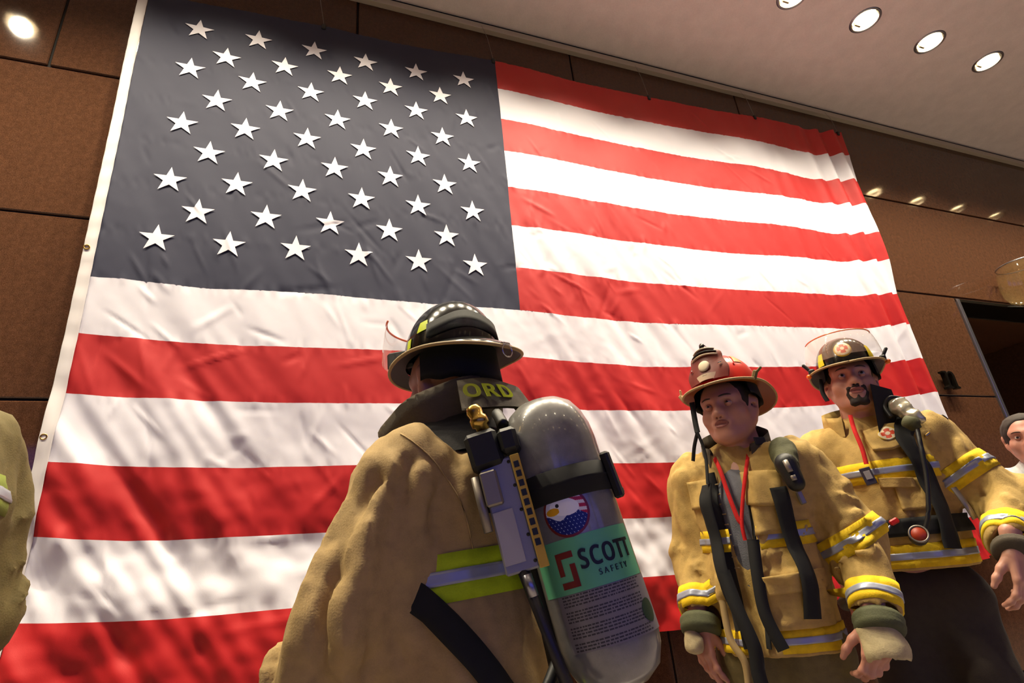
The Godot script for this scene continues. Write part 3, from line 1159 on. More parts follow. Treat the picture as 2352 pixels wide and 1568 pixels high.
# fingers curl, spread and the hand's place; hand points along -y, palm faces -z, thumb at +x
func hand_field(curl: Array, thumb_out := 0.6) -> Field:
	var f := Field.new()
	f.k = 0.010
	f.put(Vector3(0, 0.05, 0), Vector3(0, -0.01, 0), 0.026, 0.026, 1.25)
	f.put(Vector3(0.022, -0.015, 0), Vector3(0.028, -0.082, 0.002), 0.017, 0.0125)
	f.put(Vector3(0.008, -0.015, 0), Vector3(0.009, -0.086, 0.004), 0.018, 0.0125)
	f.put(Vector3(-0.006, -0.015, 0), Vector3(-0.010, -0.083, 0.003), 0.018, 0.0125)
	f.put(Vector3(-0.018, -0.015, 0), Vector3(-0.027, -0.075, 0.0), 0.016, 0.012)
	var root := [Vector3(0.028, -0.084, 0.002), Vector3(0.0095, -0.089, 0.004), Vector3(-0.0095, -0.086, 0.003), Vector3(-0.027, -0.077, 0.0)]
	var ln := [[0.042, 0.025, 0.021], [0.046, 0.029, 0.022], [0.042, 0.027, 0.022], [0.033, 0.020, 0.019]]
	var sp := [0.10, 0.02, -0.05, -0.14]
	for i in 4:
		var p: Vector3 = root[i]
		var an := 0.0
		for s in 3:
			an += curl[i] * [0.7, 1.0, 0.75][s]
			var q: Vector3 = p + Vector3(sin(sp[i]) * cos(an), -cos(sp[i]) * cos(an), -sin(an)) * ln[i][s]
			f.put(p, q, 0.0092 - 0.0008 * s, 0.0086 - 0.0009 * s)
			p = q
	var t0 := Vector3(0.026, -0.022, -0.008)
	var t1 := t0 + Vector3(sin(thumb_out), -cos(thumb_out), -0.45).normalized() * 0.040
	var t2 := t1 + Vector3(sin(thumb_out * 0.7), -cos(thumb_out * 0.7), -0.45).normalized() * 0.031
	var t3 := t2 + Vector3(sin(thumb_out * 0.3), -cos(thumb_out * 0.3), -0.5).normalized() * 0.025
	f.put(t0, t1, 0.015, 0.0115)
	f.put(t1, t2, 0.0108, 0.010)
	f.put(t2, t3, 0.010, 0.008)
	return f

# transform of a hand at the wrist, pointing along dir with the palm facing palm
func hand_xf(at: Vector3, dir: Vector3, palm: Vector3, mirror := false) -> Transform3D:
	var y := -dir.normalized()
	var z := -(palm - y * palm.dot(y)).normalized()
	var b := Basis(y.cross(z), y, z)
	if mirror:
		b = b * Basis.from_scale(Vector3(-1, 1, 1))
	return Transform3D(b, at)

func add_hand(acc: Acc, f: Field, x: Transform3D) -> void:
	var sub := Acc.new()
	nets(sub, f, Vector3(-0.08, -0.20, -0.10), Vector3(0.10, 0.08, 0.04), 0.0034, x)
	if x.basis.determinant() < 0.0:
		sub.f.reverse()
	var b := acc.v.size()
	acc.v.append_array(sub.v)
	for i in sub.f:
		acc.f.append(i + b)

# J: joints in the person's own axes (x left, y up, z ahead)
func coat_field(J: Dictionary, sd: int, arms := true) -> Field:
	var f := Field.new()
	f.k = 0.06
	var r: float = J.get("sleeve", 0.088)
	var wide: float = J.get("wide", 1.36)
	var yoke: float = J.get("yoke", 0.088)
	var hem: Vector3 = J.hem
	f.put(J.chest, J.waist, 0.150, 0.152, wide)
	f.put(J.waist, hem, 0.152, 0.168, wide * 0.95)
	f.put(J.shL.lerp(J.neck, 0.25), J.shR.lerp(J.neck, 0.25), yoke, yoke)
	f.put(J.neck, J.chest, 0.085, 0.14, 1.25)
	f.noise = fold_noise(sd, 4.5)
	f.noise2 = fold_noise(sd + 9, 5.5, true, 2)
	f.amp = 0.010
	f.amp2 = 0.013
	f.squash = Vector3(1.2, 0.5, 1.2)
	f.planes.append(Plane(Vector3.DOWN, -hem.y))
	if not arms:
		return f
	for e in ["L", "R"]:
		var s: Vector3 = J["sh" + e]
		var l: Vector3 = J["el" + e]
		var w: Vector3 = J["wr" + e]
		f.put(s, l, r + 0.006, r - 0.004)
		f.put(l, w, r - 0.004, r - 0.012, 1.0, Vector3.RIGHT, 0, 0.03)
		# bunched cloth round the sleeves
		var rng := RandomNumberGenerator.new()
		rng.seed = sd * 7 + (1 if e == "L" else 2)
		for seg in [[s, l, 0.40, 1.0, 10], [l, w, 0.0, 0.75, 10]]:
			var p: Vector3 = seg[0]
			var q: Vector3 = seg[1]
			var along := (q - p).normalized()
			var u := along.cross(Vector3(0, 0, 1)).normalized()
			var v := along.cross(u)
			for i in int(seg[4] * J.get("bunch", 1.0)):
				var c: Vector3 = p.lerp(q, rng.randf_range(seg[2], seg[3]))
				var a0 := rng.randf_range(0, TAU)
				var da := rng.randf_range(0.6, 1.1)
				var sl := rng.randf_range(-0.05, 0.05)
				var prev := Vector3.ZERO
				for m in 4:
					var an := a0 + da * m / 3.0
					var pt := c + (u * cos(an) + v * sin(an)) * (r - 0.004) + along * sl * (m / 3.0 - 0.5)
					if m > 0:
						f.fold(prev, pt, 0.0125, 0.011, 0.014)
					prev = pt
		var al2 := (w - l).normalized()
		# open sleeve end
		f.cut(w + al2 * (r * 0.62), w + al2 * 0.25, r - 0.022, r + 0.02)
	return f

func trousers(root: Node3D, J: Dictionary, m: Material, sd: int) -> void:
	var f := Field.new()
	f.k = 0.06
	var hip: Vector3 = J.hip
	var hw := 0.10
	f.put(hip + Vector3(-0.05, 0.05, 0), hip + Vector3(0.05, 0.05, 0), 0.125, 0.125)
	for s: float in [-1.0, 1.0]:
		var step: float = J.get("step", 0.0) * s
		var knee := Vector3(hip.x + hw * s, 0.50, hip.z + step * 0.6 + 0.03)
		var ank := Vector3(hip.x + 0.105 * s, 0.10, hip.z + step)
		f.put(hip + Vector3(hw * 0.85 * s, 0, 0), knee, 0.112, 0.095)
		f.put(knee, ank, 0.095, 0.10)
	f.planes.append(Plane(Vector3.DOWN, -0.09))
	f.noise = fold_noise(sd, 4.0)
	f.amp = 0.014
	var a := Acc.new()
	nets(a, f, Vector3(hip.x - 0.34, 0.02, hip.z - 0.45), Vector3(hip.x + 0.34, hip.y + 0.32, hip.z + 0.45), 0.018)
	part(root, "trousers", a.mesh(), m)
	for s: float in [-1.0, 1.0]:
		var step: float = J.get("step", 0.0) * s
		var c := Vector3(hip.x + 0.105 * s, 0.0, hip.z + step)
		var b := Field.new()
		b.k = 0.04
		b.put(c + Vector3(0, 0.2, 0), c + Vector3(0, 0.06, 0.0), 0.06, 0.055)
		b.put(c + Vector3(0, 0.05, -0.02), c + Vector3(0, 0.045, 0.16), 0.05, 0.048)
		b.planes.append(Plane(Vector3.DOWN, 0.0))
		var ab := Acc.new()
		nets(ab, b, c + Vector3(-0.1, -0.02, -0.12), c + Vector3(0.1, 0.28, 0.26), 0.012)
		part(root, "boot", ab.mesh(), M.boot)

# standing collar: ring of cloth round the neck, open at the front
func collar(root: Node, c: Vector3, r0: Vector2, r1: Vector2, h: Callable, gap: float, m: Material, tilt := Vector3.ZERO, called := "collar") -> MeshInstance3D:
	var g := []
	var n := 40
	for j in 9:
		var row := []
		for i in n + 1:
			var an := lerpf(gap, TAU - gap, float(i) / n)
			var t := clampf(j / 4.0, 0.0, 1.0) if j <= 4 else clampf((8 - j) / 4.0, 0.0, 1.0)
			var inn := 0.0 if j <= 4 else -0.012
			var rr := r0.lerp(r1, t)
			var y: float = t * h.call(an)
			var wob := 0.004 * sin(an * 7.0 + t * 2.0)
			row.append(Vector3(sin(an) * (rr.x + inn + wob), y, cos(an) * (rr.y + inn + wob)))
		g.append(row)
	var o := part(root, called, sheet(g), m)
	o.position = c
	o.rotation = tilt
	return o

func stripe_set(coat: Node, fd: Field, c: Vector3, axis: Vector3, a0 := 0.0, a1 := TAU, lime := "yellow", w := 0.072, far := 0.32) -> void:
	part(coat, "reflective_band", wrap_band(fd, c, axis, w, 0.003, a0, a1, 56, Vector3(0, 0, 1), far), M[lime])
	part(coat, "silver_stripe", wrap_band(fd, c, axis, w * 0.30, 0.0052, a0, a1, 56, Vector3(0, 0, 1), far), M.silver)

# ---------------------------------------------------------------- helmets
class Shell:
	var a := 0.122
	var b := 0.102
	var h := 0.128
	var front := 0.042
	var side := 0.030
	var rear := 0.088
	func dome(phi: float, v: float, off := 0.0) -> Vector3:
		var e := v * PI / 2
		var c := pow(cos(e), 0.85)
		var s := sin(e)
		return Vector3(sin(phi) * c * (b + off), s * (h + off) + 0.004, cos(phi) * c * (a + off) - 0.012 * s)
	func reach(phi: float) -> float:
		var c := cos(phi)
		return side + (front - side) * pow(maxf(c, 0.0), 1.6) + (rear - side) * pow(maxf(-c, 0.0), 2.2)
	func brim(phi: float, t: float) -> Vector3:
		var c := cos(phi)
		var e := reach(phi) * t
		var drop := 0.012 * t + 0.034 * pow(maxf(-c, 0.0), 2.0) * t * t - 0.006 * absf(sin(phi)) * t
		return Vector3(sin(phi) * (b + e), -drop, cos(phi) * (a + e))

func helmet(label: String, w: Transform3D, sh: Shell, shell_m: Material, edge_m: Material, under_m: Material, ribs := false) -> Node3D:
	var t := thing("fire_helmet", label, "helmet")
	t.transform = w
	var n := 56
	var g := []
	for j in 19:
		var row := []
		for i in n:
			var p := sh.dome(TAU * i / n, j / 18.0)
			row.append(p)
		g.append(row)
	var sm := part(t, "shell", sheet(g, true), shell_m)
	# raised centre ridge and ribs
	for rb in ([[0.0, PI], [0.9, 0.9 + PI], [-0.9, -0.9 + PI]] if ribs else []):
		var rp := []
		for i in 25:
			var f := i / 24.0
			var ph: float = rb[0] if f < 0.5 else rb[1]
			rp.append(sh.dome(ph, 0.30 + 0.70 * (1.0 - absf(f * 2.0 - 1.0)), -0.0012))
		part(sm, "rib", tube(rp, 0.0042, 8, 0.7), shell_m)
	g = []
	for row_t in [[0.0, 0.003], [0.35, 0.003], [0.7, 0.003], [1.0, 0.002], [1.0, -0.003]]:
		var row := []
		for i in n:
			row.append(sh.brim(TAU * i / n, row_t[0]) + Vector3(0, row_t[1], 0))
		g.append(row)
	part(t, "brim", sheet(g, true), shell_m)
	g = []
	for row_t in [[1.0, -0.003], [0.6, -0.003], [0.25, -0.003], [-0.12, -0.003]]:
		var row := []
		for i in n:
			row.append(sh.brim(TAU * i / n, row_t[0]) + Vector3(0, row_t[1], 0))
		g.append(row)
	part(t, "brim_underside", sheet(g, true), under_m)
	var ep := []
	for i in n + 1:
		ep.append(sh.brim(TAU * i / n, 1.0))
	part(t, "edge_trim", tube(ep, 0.0042, 8), edge_m)
	# padded liner
	g = []
	for j in 7:
		var row := []
		for i in n:
			row.append(sh.dome(TAU * i / n, j / 6.0, -0.008) * Vector3(1, 0.9, 1))
		g.append(row)
	part(t, "liner", sheet(g, true, true), M.black_web)
	return t

func helmet_mark(t: Node3D, sh: Shell, called: String, p0: float, p1: float, v0: float, v1: float, m: Material, skew := 0.0, off := 0.002) -> void:
	var g := []
	for j in 7:
		var row := []
		for i in 9:
			var f := j / 6.0
			row.append(sh.dome(lerpf(p0 + skew * f, p1 - skew * f, i / 8.0), lerpf(v0, v1, f), off))
		g.append(row)
	part(t, called, sheet(g), m)

func helmet_disc(t: Node3D, sh: Shell, called: String, ph: float, v: float, rad: float, m: Material) -> void:
	var st := SurfaceTool.new()
	st.begin(Mesh.PRIMITIVE_TRIANGLES)
	var q := func(i: int, k: int) -> void:
		var rr := rad * i / 5.0
		var an := TAU * k / 28.0
		st.set_uv(Vector2(0.5 + cos(an) * i / 10.0, 0.5 - sin(an) * i / 10.0))
		st.set_smooth_group(0)
		st.add_vertex(sh.dome(ph + cos(an) * rr / (sh.b * cos(v * 1.3)), v + sin(an) * rr / (sh.h * 1.35), 0.004 if i < 5 else 0.0005))
	for i in 5:
		for k in 28:
			for e in [[i, k], [i + 1, k + 1], [i + 1, k], [i, k], [i, k + 1], [i + 1, k + 1]]:
				q.call(e[0], e[1])
	st.generate_normals()
	part(t, called, st.commit(), m)

func helmet_flaps(t: Node3D, sh: Shell, a0: float, drop: float, m: Material) -> void:
	var g := []
	for j in 9:
		var row := []
		for i in 41:
			var an := lerpf(a0, TAU - a0, i / 40.0)
			var f := j / 4.0 if j <= 4 else (8 - j) / 4.0
			var inn := 0.0 if j <= 4 else -0.008
			var d: float = drop * (0.75 + 0.25 * sin((an - a0) / (TAU - 2 * a0) * PI))
			row.append(Vector3(sin(an) * (sh.b * 0.95 + inn + 0.006 * f), 0.004 - f * d + 0.003 * sin(an * 11.0) * f, cos(an) * (sh.a * 0.95 + inn + 0.004 * f)))
		g.append(row)
	part(t, "ear_flap", sheet(g), m)

func helmet_visor(t: Node3D, r: float, e0: float, e1: float, span: float, tip: Vector3, lean := 0.0) -> void:
	var v := Node3D.new()
	var g := []
	for j in 9:
		var row := []
		for i in 31:
			var ph := lerpf(-span, span, i / 30.0)
			var el := lerpf(e0, e1, j / 8.0)
			row.append(Vector3(sin(ph) * r * cos(el * 0.55), sin(el) * r, cos(ph) * r * cos(el * 0.55)))
		g.append(row)
	var s := part(t, "face_shield", sheet(g), M.visor, "clear raised face shield")
	s.position = tip
	s.rotation.x = lean
	part(s, "shield_edge", tube(g[8], 0.0026, 8), M.visor_edge)
	v.free()

func bent_text(txt: String, height: float, r: float, ang: float, y: float, stretch := 1.0, bold := true, taper := 0.0) -> ArrayMesh:
	var tm := TextMesh.new()
	var sf := SystemFont.new()
	sf.font_names = PackedStringArray(["Droid Sans"])
	sf.font_weight = 700 if bold else 400
	tm.font = sf
	tm.font_size = 64
	tm.pixel_size = height / 46.0
	tm.depth = 0.0016
	tm.text = txt
	tm.curve_step = 2.0
	var arr := tm.get_mesh_arrays()
	var vs: PackedVector3Array = arr[Mesh.ARRAY_VERTEX]
	var ns: PackedVector3Array = arr[Mesh.ARRAY_NORMAL]
	for i in vs.size():
		var p := vs[i]
		var rr := r + p.z + taper * p.y
		var an := ang + p.x * stretch / r
		vs[i] = Vector3(sin(an) * rr, y + p.y, cos(an) * rr)
		ns[i] = Basis(Vector3.UP, an) * ns[i]
	arr[Mesh.ARRAY_VERTEX] = vs
	arr[Mesh.ARRAY_NORMAL] = ns
	arr[Mesh.ARRAY_TANGENT] = null
	var m := ArrayMesh.new()
	m.add_surface_from_arrays(Mesh.PRIMITIVE_TRIANGLES, arr)
	return m

func cyl_patch(r: float, a0: float, a1: float, y0: float, y1: float, n := 24) -> ArrayMesh:
	var g := []
	for j in 5:
		var row := []
		for i in n + 1:
			var an := lerpf(a0, a1, float(i) / n)
			row.append(Vector3(sin(an) * r, lerpf(y1, y0, j / 4.0), cos(an) * r))
		g.append(row)
	return sheet(g, false, false, true)

func cyl_disc(r: float, ang: float, y: float, rad: float) -> ArrayMesh:
	var st := SurfaceTool.new()
	st.begin(Mesh.PRIMITIVE_TRIANGLES)
	var rings := 6
	var seg := 32
	var q := func(i: int, k: int) -> void:
		var rr := rad * i / rings
		var an := TAU * k / seg
		var x := cos(an) * rr
		var yy := sin(an) * rr
		st.set_uv(Vector2(0.5 + x / rad / 2, 0.5 - yy / rad / 2))
		var b := ang + x / r
		st.set_normal(Vector3(sin(b), 0, cos(b)))
		st.add_vertex(Vector3(sin(b) * r, y + yy, cos(b) * r))
	for i in rings:
		for k in seg:
			for e in [[i, k], [i + 1, k + 1], [i + 1, k], [i, k], [i, k + 1], [i + 1, k + 1]]:
				q.call(e[0], e[1])
	return st.commit()

func eagle_sticker() -> ImageTexture:
	var n := 160
	var im := Image.create(n, n, false, Image.FORMAT_RGB8)
	for j in n:
		for i in n:
			var x := (i + 0.5) / n * 2 - 1
			var y := 1 - (j + 0.5) / n * 2
			var c := Color(0.82, 0.84, 0.90)
			if x > 0.25:
				c = Color(0.68, 0.10, 0.16) if int(floor((y + 1.0) * 7.0 + x * 1.0)) % 2 == 0 else Color(0.85, 0.83, 0.86)
			if y < -0.12 + 0.15 * sin(x * 5.0):
				c = Color(0.06, 0.12, 0.42)
				if fposmod(x * 6.0 + y * 3.0, 1.0) < 0.16 and fposmod(y * 7.0, 1.0) < 0.35:
					c = Color(0.8, 0.82, 0.9)
			# white head of the eagle with its dark eye and yellow beak
			var hx := (x + 0.02) / 0.62
			var hy := (y - 0.22 + 0.12 * x) / 0.36
			if hx * hx + hy * hy < 1.0:
				c = Color(0.93, 0.94, 0.97)
			if (x + 0.30) * (x + 0.30) + (y - 0.34) * (y - 0.34) < 0.006:
				c = Color(0.08, 0.08, 0.10)
			var bx := (x + 0.55) / 0.30
			var by := (y - 0.14) / 0.15
			if bx * bx + by * by < 1.0 and x < -0.28:
				c = Color(0.85, 0.62, 0.10)
			if x * x + y * y > 0.80:
				c = Color(0.42, 0.10, 0.10)
			im.set_pixel(i, j, c)
	return ImageTexture.create_from_image(im)

func text_lines(w: int, h: int, sd: int, rows: int, bg: Color, ink: Color) -> ImageTexture:
	var im := Image.create(w, h, false, Image.FORMAT_RGB8)
	im.fill(bg)
	var rng := RandomNumberGenerator.new()
	rng.seed = sd
	var rh := h / rows
	for r in rows:
		if r % 5 == 4:
			continue
		var x := int(w * 0.05)
		while x < w * 0.80:
			var l := rng.randi_range(6, 22)
			im.fill_rect(Rect2i(x, r * rh + rh / 4, l, maxi(rh / 2, 2)), ink)
			x += l + rng.randi_range(3, 6)
	return ImageTexture.create_from_image(im)

func tex_mat(t: Texture2D, rough := 0.4) -> StandardMaterial3D:
	var m := mat(Color.WHITE, rough)
	m.albedo_texture = t
	return m

# ---------------------------------------------------------------- the air pack of the nearest firefighter
func build_air_pack(w: Transform3D) -> void:
	var t := thing("air_pack", "breathing apparatus with grey composite air cylinder on the nearest firefighter's back", "air pack")
	t.transform = w
	var top := Vector3(0.053, 1.505, -0.246)
	var bot := Vector3(0.0166, 1.005, -0.331)
	var y := (top - bot).normalized()
	var view := Vector3(0.90, 0, -0.44)
	var z := (view - y * view.dot(y)).normalized()
	var b := Basis(y.cross(z), y, z)
	var L := (top - bot).length()
	var r := 0.087
	var cyl := Transform3D(b, bot)
	var carbon := noise_img(256, 41, 0.02, 3, func(v: float, q: float) -> Color:
		var k := 0.85 + 0.2 * v + (q - 0.5) * 0.08
		return Color(0.50 * k, 0.495 * k, 0.48 * k))
	var cm := mat(Color.WHITE, 0.28)
	cm.albedo_texture = carbon
	cm.uv1_scale = Vector3(3, 3, 3)
	cm.clearcoat_enabled = true
	cm.clearcoat = 0.7
	cm.clearcoat_roughness = 0.08
	tri(cm, 5.0)
	var prof := [[0.0, 0.0], [0.045, 0.004], [0.07, 0.022], [0.082, 0.05], [r, 0.080], [r, L - 0.10], [0.0845, L - 0.072], [0.077, L - 0.045], [0.064, L - 0.022], [0.045, L - 0.008], [0.022, L - 0.001], [0.0, L]]
	var tank := part(t, "air_cylinder", lathe(prof, 56), cm)
	tank.transform = cyl
	# black band with its raised ridge and buckle
	var yb := L - 0.178
	part(t, "cylinder_band", lathe([[r + 0.0005, yb - 0.027], [r + 0.006, yb - 0.025], [r + 0.006, yb - 0.003], [r + 0.0085, yb], [r + 0.006, yb + 0.003], [r + 0.006, yb + 0.025], [r + 0.0005, yb + 0.027]], 56), M.black_web).transform = cyl
	var bk := part(t, "band_buckle", cbox(Vector3(0.020, 0.085, 0.016), 0.004), M.black)
	bk.transform = cyl * xf(Vector3(sin(1.15) * (r + 0.012), yb - 0.004, cos(1.15) * (r + 0.012)), Vector3(0, 1.15, 0.10))
	var bk2 := part(t, "band_buckle", cbox(Vector3(0.035, 0.014, 0.012), 0.003), M.black)
	bk2.transform = cyl * xf(Vector3(sin(1.35) * (r + 0.012), yb - 0.034, cos(1.35) * (r + 0.012)), Vector3(0, 1.35, 0.15))
	# round eagle sticker, green maker's label, printed instructions
	part(t, "eagle_sticker", cyl_disc(r + 0.0008, -0.10, L - 0.226, 0.041), tex_mat(eagle_sticker(), 0.35)).transform = cyl
	var gm := mat(Color(0.36, 0.66, 0.50), 0.4)
	var y1 := L - 0.266
	var y0 := L - 0.350
	part(t, "green_label", cyl_patch(r + 0.0006, -1.15, 1.25, y0, y1), gm).transform = cyl
	var ink := mat(Color(0.05, 0.07, 0.09), 0.5)
	var redm := mat(Color(0.42, 0.04, 0.04), 0.5)
	part(t, "label_lettering", bent_text("SCOTT", 0.030, r + 0.001, 0.46, y1 - 0.038, 0.84), ink).transform = cyl
	part(t, "label_lettering", bent_text("S A F E T Y", 0.009, r + 0.001, 0.48, y1 - 0.064, 1.0, false), ink).transform = cyl
	for e in [[-0.58, -0.22, y1 - 0.030, y1 - 0.020], [-0.58, -0.47, y1 - 0.056, y1 - 0.020], [-0.33, -0.22, y1 - 0.076, y1 - 0.040], [-0.58, -0.22, y1 - 0.076, y1 - 0.066]]:
		part(t, "label_logo", cyl_patch(r + 0.0014, e[0], e[1], e[2], e[3], 8), redm).transform = cyl
	part(t, "instruction_label", cyl_patch(r + 0.0006, -0.80, 1.35, L - 0.436, y0 - 0.001), tex_mat(text_lines(512, 256, 5, 18, Color(0.47, 0.45, 0.46), Color(0.20, 0.19, 0.21)), 0.5)).transform = cyl
	part(t, "label_diamond", cyl_disc(r + 0.0011, 1.02, y0 - 0.055, 0.018), mat(Color(0.12, 0.22, 0.15), 0.5)).transform = cyl
	# back frame: grey plate with a printed card, yellow warning strip, black electronics box
	var plate_at := Vector3(0.156, 1.288, -0.223)
	var fr := Transform3D(b, plate_at)
	part(t, "frame_plate", cbox(Vector3(0.058, 0.190, 0.022), 0.003), mat(Color(0.55, 0.55, 0.58), 0.4, 0.3)).transform = fr
	part(t, "frame_card", cbox(Vector3(0.036, 0.088, 0.004), 0.001), tex_mat(text_lines(128, 128, 9, 20, Color(0.62, 0.61, 0.64), Color(0.45, 0.44, 0.47)), 0.6)).transform = fr * xf(Vector3(-0.008, -0.036, 0.012))
	part(t, "frame_block", cbox(Vector3(0.030, 0.060, 0.018), 0.003), M.steel_dull).transform = fr * xf(Vector3(-0.016, 0.048, 0.016))
	part(t, "frame_rod", tube([Vector3(-0.040, 0.075, 0.01), Vector3(-0.040, -0.02, 0.01)], 0.008, 12), M.steel_dull).transform = fr
	part(t, "warning_strip", cbox(Vector3(0.016, 0.190, 0.006), 0.001), mat(Color(0.72, 0.58, 0.18), 0.5)).transform = fr * xf(Vector3(0.037, -0.002, 0.020))
	for i in 9:
		part(t, "strip_print", cbox(Vector3(0.009, 0.011, 0.001), 0.0003), ink).transform = fr * xf(Vector3(0.037, 0.075 - 0.0165 * i, 0.0235))
	for i in 5:
		part(t, "rivet", ball(0.0032, 8), M.trim_dark).transform = fr * xf(Vector3(0.024, 0.085 - 0.042 * i, 0.0115))
	part(t, "electronics_box", cbox(Vector3(0.060, 0.068, 0.05), 0.008), M.black).transform = fr * xf(Vector3(-0.014, 0.118, -0.004), Vector3(0, 0.1, 0.06))
	part(t, "electronics_cap", cbox(Vector3(0.034, 0.045, 0.045), 0.007), M.rubber).transform = fr * xf(Vector3(0.034, 0.122, 0.0))
	# gold regulator fitting with its knurled neck
	part(t, "regulator_fitting", lathe([[0.0, -0.03], [0.012, -0.03], [0.012, -0.012], [0.017, -0.010], [0.017, 0.004], [0.0135, 0.007], [0.0155, 0.018], [0.012, 0.028], [0.0, 0.032]], 24), M.brass).transform = fr * xf(Vector3(-0.010, 0.176, 0.0), Vector3(0.1, 0, 0.2))
	part(t, "hose", tube(curve([Vector3(0.120, 1.455, -0.205), Vector3(0.10, 1.485, -0.180), Vector3(0.07, 1.47, -0.17), Vector3(0.05, 1.40, -0.170)], 16), 0.011, 10), M.rubber)
	# bottom rod and hose below the plate
	part(t, "cylinder_stay", tube([fr * Vector3(0.0, -0.09, 0), fr * Vector3(0.012, -0.20, 0.004), fr * Vector3(0.03, -0.34, 0.0)], [0.011, 0.009, 0.012], 12), mat(Color(0.20, 0.19, 0.19), 0.4, 0.5))
	part(t, "stay_clip", tube([fr * Vector3(0.004, -0.10, 0.006), fr * Vector3(0.006, -0.135, 0.006)], 0.0085, 12), M.steel)
	part(t, "frame_bar", tube([Vector3(0.02, 1.44, -0.185), Vector3(0.03, 1.25, -0.185), Vector3(0.05, 0.98, -0.24)], 0.016, 10), M.black)
	part(t, "lower_hose", tube(curve([Vector3(0.10, 1.06, -0.26), Vector3(0.17, 1.00, -0.25), Vector3(0.20, 0.95, -0.20), Vector3(0.10, 0.93, -0.22)], 20), 0.010, 10), M.rubber)

func root_xf(base: Vector3, yaw: float) -> Transform3D:
	return Transform3D(Basis(Vector3.UP, yaw), base)

# torso, arms and neck inside the clothes, in one mesh with the head and hands
func body_mesh(J: Dictionary, hx: Transform3D, hf: Field, hands: Array, hstep := 0.0038) -> Acc:
	var a := Acc.new()
	var f := Field.new()
	f.k = 0.05
	f.put(J.chest, J.waist, 0.105, 0.10, 1.35)
	f.put(J.waist, J.hip, 0.10, 0.11, 1.3)
	f.put(J.shL, J.shR, 0.05, 0.05)
	f.put(hx * Vector3(0, -0.10, -0.035), J.chest, 0.058, 0.085)
	for e in ["L", "R"]:
		f.put(J["sh" + e], J["el" + e], 0.048, 0.040)
		f.put(J["el" + e], J["wr" + e], 0.040, 0.029)
	nets(a, f, Vector3(-0.45, J.hip.y - 0.2, -0.3), Vector3(0.45, hx.origin.y - 0.06, 0.45), 0.020)
	nets(a, hf, Vector3(-0.115, -0.19, -0.135), Vector3(0.115, 0.135, 0.135), hstep, hx)
	for h in hands:
		add_hand(a, h[0], h[1])
	return a

func make_coat(root: Node3D, f: Field, J: Dictionary, m: Material, h := 0.011) -> MeshInstance3D:
	var a := Acc.new()
	nets(a, f, Vector3(-0.52, J.hem.y - 0.03, -0.34), Vector3(0.52, J.neck.y + 0.16, 0.42), h)
	return part(root, "turnout_coat", a.mesh(), m)

func build_people() -> void:
	people_materials()
	build_near()
	build_middle()
	build_right()
	build_left_edge()
	build_far_right()

